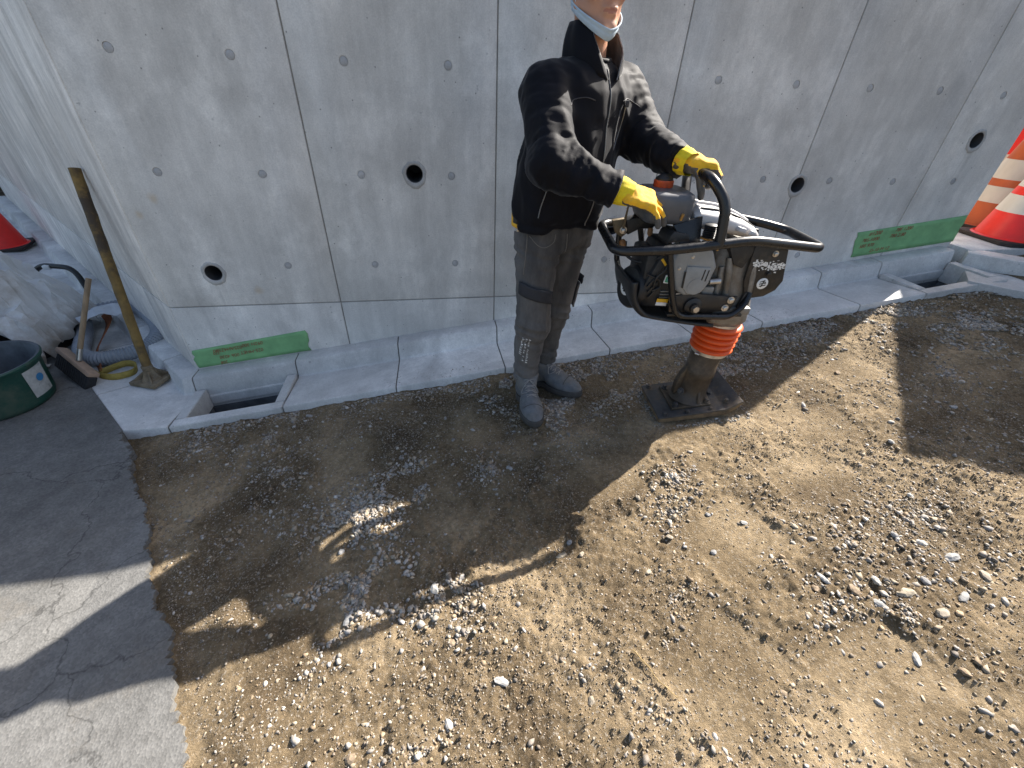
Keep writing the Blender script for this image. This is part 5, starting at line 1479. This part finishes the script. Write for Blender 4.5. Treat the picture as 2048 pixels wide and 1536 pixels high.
# engine and recoil starter
eng = box('engine_block', (-0.325, 0.005, 0.640), (0.150, 0.170, 0.200), M_BLACKM, ram, 0.012)
prism('engine_shroud', [(-0.405, -0.095, 0.600), (-0.345, -0.100, 0.770), (-0.300, -0.105, 0.770), (-0.290, -0.105, 0.600), (-0.300, -0.100, 0.540), (-0.385, -0.090, 0.540)], (0, 0.19, 0), M_BLACKM, eng, 0.008)
rec = lathe('recoil_starter', [(0.083, 0.0), (0.083, 0.022), (0.076, 0.034), (0.048, 0.040), (0.0, 0.042)], M_BLACKM, eng, (-0.395, -0.015, 0.590), (-1, -0.25, 0.12), 34)
lathe('starter_badge', [(0.034, 0.0), (0.034, 0.002), (0.033, 0.0025)], M_WHITE, rec, (-0.437, -0.026, 0.595), (-1, -0.25, 0.12), 24)
for k in range(4):
    a = k * 0.8
    tube('badge_stroke', [(-0.4402, -0.026 - 0.026 * math.cos(a), 0.595 + 0.026 * math.sin(a)), (-0.4412, -0.026 + 0.020 * math.cos(a), 0.595 - 0.020 * math.sin(a))], 0.0045, M_BLK, rec, 6)
for k in range(3):
    box('starter_rib', (-0.370 + 0.006 * k, -0.100, 0.645 - 0.022 * k), (0.050, 0.010, 0.007), M_BLACKM, eng, 0.002, (0, R(-55), 0))
tube('starter_rib', fil([(-0.395, -0.100, 0.672), (-0.345, -0.104, 0.655), (-0.335, -0.106, 0.625), (-0.365, -0.104, 0.610)], 0.01), 0.004, M_BLACKM, eng, 8)
for k in range(5): box('cooling_fin', (-0.300, -0.098, 0.560 + 0.012 * k), (0.060, 0.016, 0.004), M_ALU, eng, 0.001)
def lab(name, u, w, su, sw, m, tilt, y=-0.1125, parent=eng):
    return box(name, (u, y, w), (su, 0.0016, sw), m, parent, 0.0005, (0, tilt, 0))
lab('orange_label', -0.3485, 0.722, 0.030, 0.009, M_YEL, R(48)); 
lb = lab('green_label', -0.318, 0.658, 0.026, 0.030, M_WHITE, R(8)); lab('label_print', -0.318, 0.658, 0.019, 0.021, M_LGREEN, R(8), -0.1138); lab('label_print', -0.318, 0.657, 0.010, 0.010, mat('cyan_print', (0.12, 0.34, 0.32), 0.5), R(8), -0.1150)
lab('warning_label', -0.318, 0.575, 0.044, 0.014, M_YEL, R(3)); lab('warning_label', -0.320, 0.561, 0.042, 0.013, M_WHITE, R(3), -0.1122)
box('stop_switch', (-0.340, -0.112, 0.757), (0.018, 0.014, 0.016), M_RED, eng, 0.004)
# skid guard at the back
SK = [(-0.452, 0.640), (-0.446, 0.590), (-0.425, 0.545), (-0.392, 0.512), (-0.350, 0.496), (-0.180, 0.470), (-0.100, 0.462)]
skp = spline([(u, 0, w) for u, w in SK], 5)
V = []; F = []
for i, p in enumerate(skp):
    for k in range(9):
        v = -0.135 + 0.26 * k / 8
        edge = 0.012 if k in (0, 8) else 0.0
        V.append((p.x + edge * 0.3, v, p.z + edge))
n9 = 9
for i in range(len(skp) - 1):
    for k in range(8): F.append((i * n9 + k, (i + 1) * n9 + k, (i + 1) * n9 + k + 1, i * n9 + k + 1))
skid = link('skid_guard', mesh_of(V, F), M_BLACKM, ram, True)
md = skid.modifiers.new('s', 'SOLIDIFY'); md.thickness = 0.014; md.offset = 1
# lower mounts
lm = prism('mount_plate', [(-0.300, -0.130, 0.600), (-0.215, -0.130, 0.612), (-0.060, -0.130, 0.600), (-0.036, -0.130, 0.600), (-0.050, -0.130, 0.545), (-0.120, -0.130, 0.535), (-0.290, -0.130, 0.535)], (0, 0.012, 0), M_BRACK, ram, 0.003)
bolt((-0.062, -0.131, 0.588), (0, -1, 0), 0.009, 0.010, M_STEEL, lm); bolt((-0.075, -0.131, 0.556), (0, -1, 0), 0.009, 0.010, M_STEEL, lm)
lathe('mount_boss', [(0.034, 0), (0.034, 0.010), (0.026, 0.014), (0.018, 0.016), (0.018, 0.030), (0.0, 0.032)], M_BRACK, lm, (-0.205, -0.130, 0.563), (0, -1, 0), 26)
lathe('mount_nut', [(0.012, 0), (0.012, 0.010), (0, 0.011)], M_STEEL, lm, (-0.205, -0.158, 0.563), (0, -1, 0), 6)
prism('mount_plate', [(-0.300, 0.120, 0.600), (-0.036, 0.120, 0.600), (-0.050, 0.120, 0.520), (-0.290, 0.120, 0.520)], (0, 0.012, 0), M_BRACK, ram, 0.003)
box('base_plate', (-0.14, 0.0, 0.520), (0.30, 0.25, 0.012), M_BRACK, ram, 0.003)
bx = box('lower_casting', (-0.03, -0.02, 0.532), (0.15, 0.19, 0.03), M_ALU, ram, 0.006)
# far-side post, throttle lever, cables
tube('rear_post', fil([(-0.455, 0.120, 0.785), (-0.445, 0.128, 0.640), (-0.395, 0.120, 0.560), (-0.33, 0.115, 0.530)], 0.05), 0.0115, M_BLACKP, ram, 12)
th = prism('throttle_bracket', [(-0.500, 0.085, 0.812), (-0.445, 0.085, 0.822), (-0.430, 0.085, 0.770), (-0.452, 0.085, 0.750), (-0.480, 0.085, 0.765)], (0, 0.022, 0), M_TAMP, ram, 0.004)
prism('throttle_body', [(-0.455, 0.060, 0.822), (-0.370, 0.060, 0.842), (-0.335, 0.060, 0.825), (-0.345, 0.060, 0.790), (-0.395, 0.060, 0.790), (-0.440, 0.060, 0.765)], (0, 0.05, 0), M_BLACKM, th, 0.006)
prism('throttle_lever', [(-0.468, 0.055, 0.790), (-0.458, 0.055, 0.790), (-0.461, 0.040, 0.885), (-0.466, 0.040, 0.885)], (0, 0.006, 0), M_TAMP, th, 0.001)
bolt((-0.462, 0.058, 0.785), (0, -1, 0), 0.009, 0.012, M_STEEL, th)
lathe('lever_knob', [(0.008, 0), (0.012, 0.006), (0.012, 0.026), (0.007, 0.034), (0, 0.035)], mat('brown_knob', (0.26, 0.125, 0.045), 0.5, var=0.2), th, (-0.462, 0.050, 0.752), (0.35, -0.2, -1), 16)
lathe('lever_knob', [(0.007, 0), (0.010, 0.006), (0.010, 0.022), (0.005, 0.030), (0, 0.031)], MATS['brown_knob'], th, (-0.360, 0.050, 0.798), (0.0, -0.2, -1), 16)
tube('cable', spline([(-0.445, 0.055, 0.745), (-0.440, 0.03, 0.700), (-0.405, -0.02, 0.690), (-0.370, -0.07, 0.715), (-0.345, -0.10, 0.745)], 8), 0.0055, M_BLACKM, ram, 8)
tube('cable', spline([(-0.33, -0.112, 0.745), (-0.335, -0.116, 0.700), (-0.360, -0.112, 0.665), (-0.362, -0.105, 0.62)], 8), 0.004, M_BLACKM, ram, 8)
tube('fuel_line', spline([(-0.30, -0.06, 0.85), (-0.27, -0.10, 0.82), (-0.20, -0.12, 0.80), (-0.17, -0.12, 0.77)], 8), 0.0045, M_BRASS, ram, 8)

# ================================================================== CONES
def cone(name, c, label, m_body, group, h=0.70, r0=0.175, bands=True, base=True):
    t = empty(name, c, random.uniform(-.3, .3), label, 'traffic cone', group)
    rr = lambda z: r0 + (0.028 - r0) * (z / h)
    n = 36
    segs = [(0.0, 0.16, m_body), (0.16, 0.27, M_BAND), (0.27, 0.32, m_body), (0.32, 0.45, M_BAND), (0.45, h, m_body)] if bands else [(0.0, h, m_body)]
    body = None
    zb = 0.030
    for i, (z0, z1, m) in enumerate(segs):
        k = 0.0012 if m is M_BAND else 0.0
        rg = [ring((0, 0, zb + z), rr(z) + k, rr(z) + k, n) for z in np.linspace(z0, z1, 5)]
        if i == 0: rg = [ring((0, 0, zb - 0.004), r0 + 0.022, r0 + 0.022, n), ring((0, 0, zb + 0.004), r0 + 0.010, r0 + 0.010, n)] + rg
        o = loft('cone_body' if m is not M_BAND else 'reflective_band', rg, m, t, caps=(False, i == len(segs) - 1))
    if base:
        prism('base', [(x * (r0 + 0.03), y * (r0 + 0.03), 0) for x, y in ((-1, -0.8), (-0.8, -1), (0.8, -1), (1, -0.8), (1, 0.8), (0.8, 1), (-0.8, 1), (-1, 0.8))], (0, 0, 0.026), M_RUBBER, t, 0.005)
    return t
cone('traffic_cone', (4.14, 0.08, 0.592), 'bright red traffic cone with two white bands beside the wall end', M_CONE, 'cones beyond the wall end', r0=0.19)
cone('traffic_cone', (4.40, 0.43, 0.592), 'dull orange traffic cone with dirty white bands at the wall end', M_CONEB, 'cones beyond the wall end', h=0.84, r0=0.21)
cone('traffic_cone', (4.80, 0.80, 0.592), 'red traffic cone standing behind the dull orange one', M_CONE, 'cones beyond the wall end', h=0.80, r0=0.22)
cone('traffic_cone', (-4.33, 2.72, -0.158), 'plain red traffic cone on a black base in the side road gutter', M_CONE, 'cones along the side road', h=0.62, r0=0.17, bands=False)
cone('traffic_cone', (-6.30, 4.10, -0.158), 'small distant red cone at the far end of the side wall', M_CONE, 'cones along the side road', h=0.70, r0=0.16, bands=False)

# ================================================================== TOOLS AT THE LEFT
Ld = Vector((-0.664, 0.748, 0)); Ln = Vector((-0.748, -0.664, 0)); K3 = Vector((KX, 0, 0))
def L3(t, n, z): return K3 + Ld * t + Ln * n + Vector((0, 0, z))
# hand tamper leaning on the side wall
tb = Vector((-1.745, 0.035, -0.172))
tam = empty('hand_tamper', tb, R(-20), 'mud caked hand tamper with square iron foot leaning on the side wall', 'tamper')
fo = box('foot', (0, 0, 0.014), (0.165, 0.165, 0.026), M_TAMP, tam, 0.004)
top = Vector((-1.782, 0.318, 0.950)) - tb
top = Matrix.Rotation(R(20), 4, 'Z') @ top
rg = []
for k in range(4):
    a = k * math.pi / 2 + math.pi / 4
    prism('rib', [(0.012 * math.cos(a), 0.012 * math.sin(a), 0.085), (0.095 * math.cos(a), 0.095 * math.sin(a), 0.028), (0.012 * math.cos(a), 0.012 * math.sin(a), 0.026)], (0.008 * math.sin(a), -0.008 * math.cos(a), 0), M_TAMP, fo, 0.001)
loft('socket', [ring((0, 0, 0.026), 0.070, 0.070, 4), ring((0, 0, 0.085), 0.028, 0.028, 4)], M_TAMP, fo)
lathe('collar', [(0.024, 0.08), (0.029, 0.085), (0.029, 0.105), (0.024, 0.11)], M_TAMP, fo, n=16)
d_ = top - Vector((0, 0, 0.09))
tube('pole', [Vector((0, 0, 0.09)) + d_ * (i / 24) + Vector((0.0007 * math.sin(i * 1.7), 0.0007 * math.cos(i * 2.3), 0)) for i in range(25)], [0.0235 + 0.0007 * math.sin(i * 2.1) + 0.002 * (i / 24) for i in range(25)], M_POLE, tam, 14)
# tub
tub = empty('plastic_tub', (-2.385, -0.125, -0.158), 0, 'round dark green plastic tub with dried cement and a paper label', 'tub')
pf = [(0.185, 0.0), (0.198, 0.010), (0.204, 0.03), (0.222, 0.20), (0.226, 0.235), (0.240, 0.238), (0.243, 0.250), (0.238, 0.258), (0.226, 0.256), (0.218, 0.235), (0.196, 0.03), (0.180, 0.018), (0.0, 0.017)]
body = lathe('wall', pf[:8], M_TUB, tub, n=48, caps=(True, False))
lathe('inside', pf[7:], M_TUBIN, body, n=48, caps=(False, False))
nL = 10; V = []; F = []
for i in range(nL + 1):
    a = R(-12 + 32 * i / nL - 4)
    for z, q in ((0.055, 0.2088), (0.13, 0.2164), (0.215, 0.2255)):
        V.append((q * math.cos(a), q * math.sin(a), z))
for i in range(nL):
    for j in range(2): F.append((i * 3 + j, (i + 1) * 3 + j, (i + 1) * 3 + j + 1, i * 3 + j + 1))
lbp = link('paper_label', mesh_of(V, F), M_PAPER, tub, True)
lathe('label_mark', [(0.022, 0), (0.022, 0.001)], M_BLUE, lbp, (0.2205, 0.008, 0.150), (1, 0.03, -0.1), 20)
# sheet-covered heap
def heap(P):
    return None
shc = Vector((-3.00, 0.56, -0.158))
sh = empty('covered_heap', shc, 0, 'crumpled dirty white plastic sheet thrown over a heap beside the tub', 'sheet')
nS = 40; V = []; F = []
gx = np.linspace(-1, 1, nS); XX, YY = np.meshgrid(gx, gx, indexing='ij')
p3 = np.stack([XX.ravel() * 1.6, YY.ravel() * 1.6, np.zeros(nS * nS)], 1)
rad = (np.abs(XX) ** 3.2 + np.abs(YY) ** 3.2) ** (1 / 3.2)
nz = fbm(p3 + 4.2, 4, 61).reshape(nS, nS); nz2 = fbm(p3 * 2.6 + 9.1, 4, 62).reshape(nS, nS)
H = 0.58 * np.clip(1.10 - rad ** 2.2, 0, 1) ** 0.7
cr = np.random.default_rng(3)
for k in range(46):                                     # straight creases of stiff film
    a_ = cr.uniform(0, np.pi); c0 = cr.uniform(-0.8, 0.8); wd = cr.uniform(0.05, 0.26)
    dist = np.abs(XX * np.cos(a_) + YY * np.sin(a_) - c0 + 0.10 * (nz - 0.5))
    along = -XX * np.sin(a_) + YY * np.cos(a_); m0 = cr.uniform(-0.6, 0.6)
    H += cr.choice([-1, 1]) * cr.uniform(0.04, 0.085) * np.clip(1 - dist / wd, 0, 1) * np.clip(1.3 - np.abs(along - m0) / 0.5, 0, 1)
H += 0.10 * (nz - 0.5) + 0.03 * (nz2 - 0.5)
H = np.maximum(H, 0.006 + 0.02 * nz2 * (rad > 0.9))
W_ = 0.60
for i in range(nS):
    for j in range(nS):
        wob = 1 + 0.10 * (nz[i, j] - 0.5)
        V.append((XX[i, j] * W_ * wob + cr.uniform(-.011, .011), YY[i, j] * 0.46 * wob + cr.uniform(-.009, .009), H[i, j] + cr.uniform(-.009, .009)))
for i in range(nS - 1):
    for j in range(nS - 1):
        if rad[i, j] < 1.04 + 0.12 * (nz2[i, j] - 0.5) * 4: F.append((i * nS + j, (i + 1) * nS + j, (i + 1) * nS + j + 1, i * nS + j + 1))
F = [t for f in F for t in (((f[0], f[1], f[2]), (f[0], f[2], f[3])) if cr.uniform() < .5 else ((f[0], f[1], f[3]), (f[1], f[2], f[3])))]
so = link('sheet', mesh_of(V, F), M_SHEET, sh, 16)
md = so.modifiers.new('s', 'SOLIDIFY'); md.thickness = 0.004
rings = [ring((0, 0, 0.0), 0.54, 0.38, 24, power=3), ring((0, 0, 0.14), 0.50, 0.36, 24, power=3), ring((0, 0, 0.24), 0.36, 0.26, 24, power=3)]
loft('bundle', rings, M_DARKBAG, sh)
# deck brush
br = empty('deck_brush', (-2.14, 0.105, -0.158), math.atan2(-0.225, 0.275), 'deck brush with pale wooden block and dark bristles leaning among the tools', 'brush')
hd = box('block', (0, 0, 0.100), (0.34, 0.055, 0.026), M_WOODH, br, 0.004, (R(-35), R(12), 0))
for k in range(17):
    box('bristle_tuft', (-0.152 + 0.019 * k, -0.030, 0.050 - (k - 8) * 0.0038), (0.017, 0.045, 0.085), M_BRIST, hd, 0.003, (R(-30), R(12), 0), 1)
hdir = Vector((0.14, 0.20, 0.42))
ht = Matrix.Rotation(-br.rotation_euler.z, 4, 'Z') @ hdir
tube('handle', [Vector((0.01, 0.01, 0.115)) + ht * t for t in np.linspace(0.12, 1.0, 8)], 0.0135, M_WOOD, br, 12)
tube('ferrule', [Vector((0.01, 0.01, 0.112)), Vector((0.01, 0.01, 0.115)) + ht * 0.14], 0.0145, M_STEEL, br, 12)
# corrugated hose
hpth = spline([(-2.62, 0.95, -0.10), (-2.42, 0.62, -0.112), (-2.28, 0.34, -0.118), (-2.16, 0.245, -0.118), (-2.03, 0.262, -0.118), (-1.92, 0.34, -0.112), (-1.872, 0.44, -0.075), (-1.925, 0.56, -0.045), (-2.06, 0.72, -0.045), (-2.22, 0.88, -0.06), (-2.38, 0.98, -0.09), (-2.55, 0.92, -0.10)], 44)
ho = tube('corrugated_hose', hpth, [0.043 + 0.0034 * math.sin(i * 1.15) for i in range(len(hpth))], M_HOSE, None, 16)
tag(ho, 'grey corrugated drain hose curled in the gutter at the side wall', 'hose')
# sling strap
stp = spline([(-2.33, 0.74, -0.04), (-2.27, 0.66, -0.06), (-2.25, 0.56, -0.09), (-2.24, 0.44, -0.125), (-2.20, 0.33, -0.135), (-2.12, 0.20, -0.150), (-2.07, 0.12, -0.150)], 6)
strap = empty('lifting_sling', (-2.07, 0.12, -0.165), 0, 'orange webbing sling with a yellow looped eye lying in the gutter', 'sling')
def rel_(p, t): return [q - Vector(t.location) for q in p]
ribbon('webbing', rel_(stp, strap), lambda t: (0.75, 0.30, 0.5 + 0.8 * t), 0.058, M_STRAP, strap, 0.004)
ey = spline([(-2.07, 0.12, -0.148), (-1.97, 0.19, -0.135), (-1.90, 0.175, -0.142), (-1.885, 0.11, -0.148), (-1.95, 0.065, -0.148), (-2.03, 0.075, -0.148), (-2.09, 0.115, -0.148)], 8)
ribbon('eye', rel_(ey, strap), lambda t: (0.1, 0.25, 1.0), 0.040, M_STRAPY, strap, 0.005)
# white rag
cl = []
nC = 22; V = []; F = []
gx = np.linspace(-1, 1, nC); XX, YY = np.meshgrid(gx, gx, indexing='ij'); q = np.stack([XX.ravel() * 1.7, YY.ravel() * 1.7, np.zeros(nC * nC)], 1)
n1 = fbm(q + 2.2, 3, 91).reshape(nC, nC)
for i in range(nC):
    for j in range(nC):
        V.append((XX[i, j] * 0.13 * (1 + .5 * (n1[i, j] - .5)), YY[i, j] * 0.075, 0.06 * (1 - 0.5 * (XX[i, j] ** 2 + YY[i, j] ** 2)) + 0.10 * (n1[i, j] - 0.5)))
for i in range(nC - 1):
    for j in range(nC - 1): F.append((i * nC + j, (i + 1) * nC + j, (i + 1) * nC + j + 1, i * nC + j + 1))
rag = link('white_rag', mesh_of(V, F), M_CLOTH, None, True); rag.location = (-2.27, 0.66, -0.02); rag.rotation_euler = (0, 0, 0.5)
md = rag.modifiers.new('s', 'SOLIDIFY'); md.thickness = 0.003
tag(rag, 'small crumpled white rag on the hose and sling', 'rag')
# black bent pipe behind the sheet
pb = empty('black_bent_pipe', (-3.0, 1.52, -0.158), 0, 'black bent pipe handle with a white clip behind the sheet', 'pipe')
tube('pipe', [p - Vector(pb.location) for p in fil([(-3.40, 1.60, -0.14), (-3.26, 1.62, 0.02), (-2.93, 1.50, 0.03), (-2.84, 1.40, -0.14)], 0.10)], 0.020, M_BLK, pb, 12)
box('clip', (-0.16, 0.05, 0.175), (0.05, 0.05, 0.035), M_WHITE, pb, 0.005)
# thin dark post at the far kerb
pp = tube('leaning_post', [(-5.05, 3.70, -0.16), (-5.22, 3.92, 0.65)], 0.022, M_BLK, None, 10)
tag(pp, 'thin dark post leaning by the far kerb of the side road', 'post')

# ================================================================== BOX TRUCK added unseen past the right edge to throw the shade at the right
A = Vector((1.74, -1.50, 0.24)) + Vector((SUN_H[0], SUN_H[1], 1.0)) * 2.25
hd_ = math.atan2(-0.65, 0.76)
tr = empty('shade_truck', (A.x, A.y, 0.60), hd_, 'unseen white box truck added past the cones to shade the ground', 'truck')
hgt = A.z - 0.60
box('cargo_box', (1.35, 0.72, 0.55 + (hgt - 0.55) / 2), (2.7, 1.44, hgt - 0.55), M_TRUCKW, tr, 0.03)
box('chassis', (2.0, 0.72, 0.44), (4.0, 1.0, 0.16), M_BLK, tr, 0.02)
cab = prism('cab', [(2.80, 0.06, 0.40), (4.15, 0.06, 0.40), (4.15, 0.06, 0.95), (3.85, 0.06, 1.65), (2.80, 0.06, 1.70)], (0, 1.34, 0), M_TRUCKW, tr, 0.04)
prism('side_window', [(3.0, 0.045, 1.02), (3.95, 0.045, 1.02), (3.74, 0.045, 1.55), (3.0, 0.045, 1.58)], (0, 0.01, 0), M_GLASS, cab)
for x in (0.7, 3.35):
    for y in (0.12, 1.32):
        w = lathe('wheel', [(0.20, -0.09), (0.29, -0.085), (0.31, -0.05), (0.31, 0.05), (0.29, 0.085), (0.20, 0.09)], M_TYRE, tr, (x, y, 0.31), (0, 1, 0), 28)
        lathe('rim', [(0.19, -0.06), (0.16, -0.07), (0.06, -0.05), (0.0, -0.055)], M_STEEL, w, (x, y, 0.31), (0, 1 if y < 0.5 else -1, 0), 20)
for y in (0.20, 1.24): box('tail_light', (-0.005, y, 0.62), (0.03, 0.16, 0.08), M_RED, tr, 0.01)
box('door_seam', (-0.02, 0.72, hgt * 0.5), (0.02, 0.01, hgt * 0.75), M_BLK, tr, 0.002)
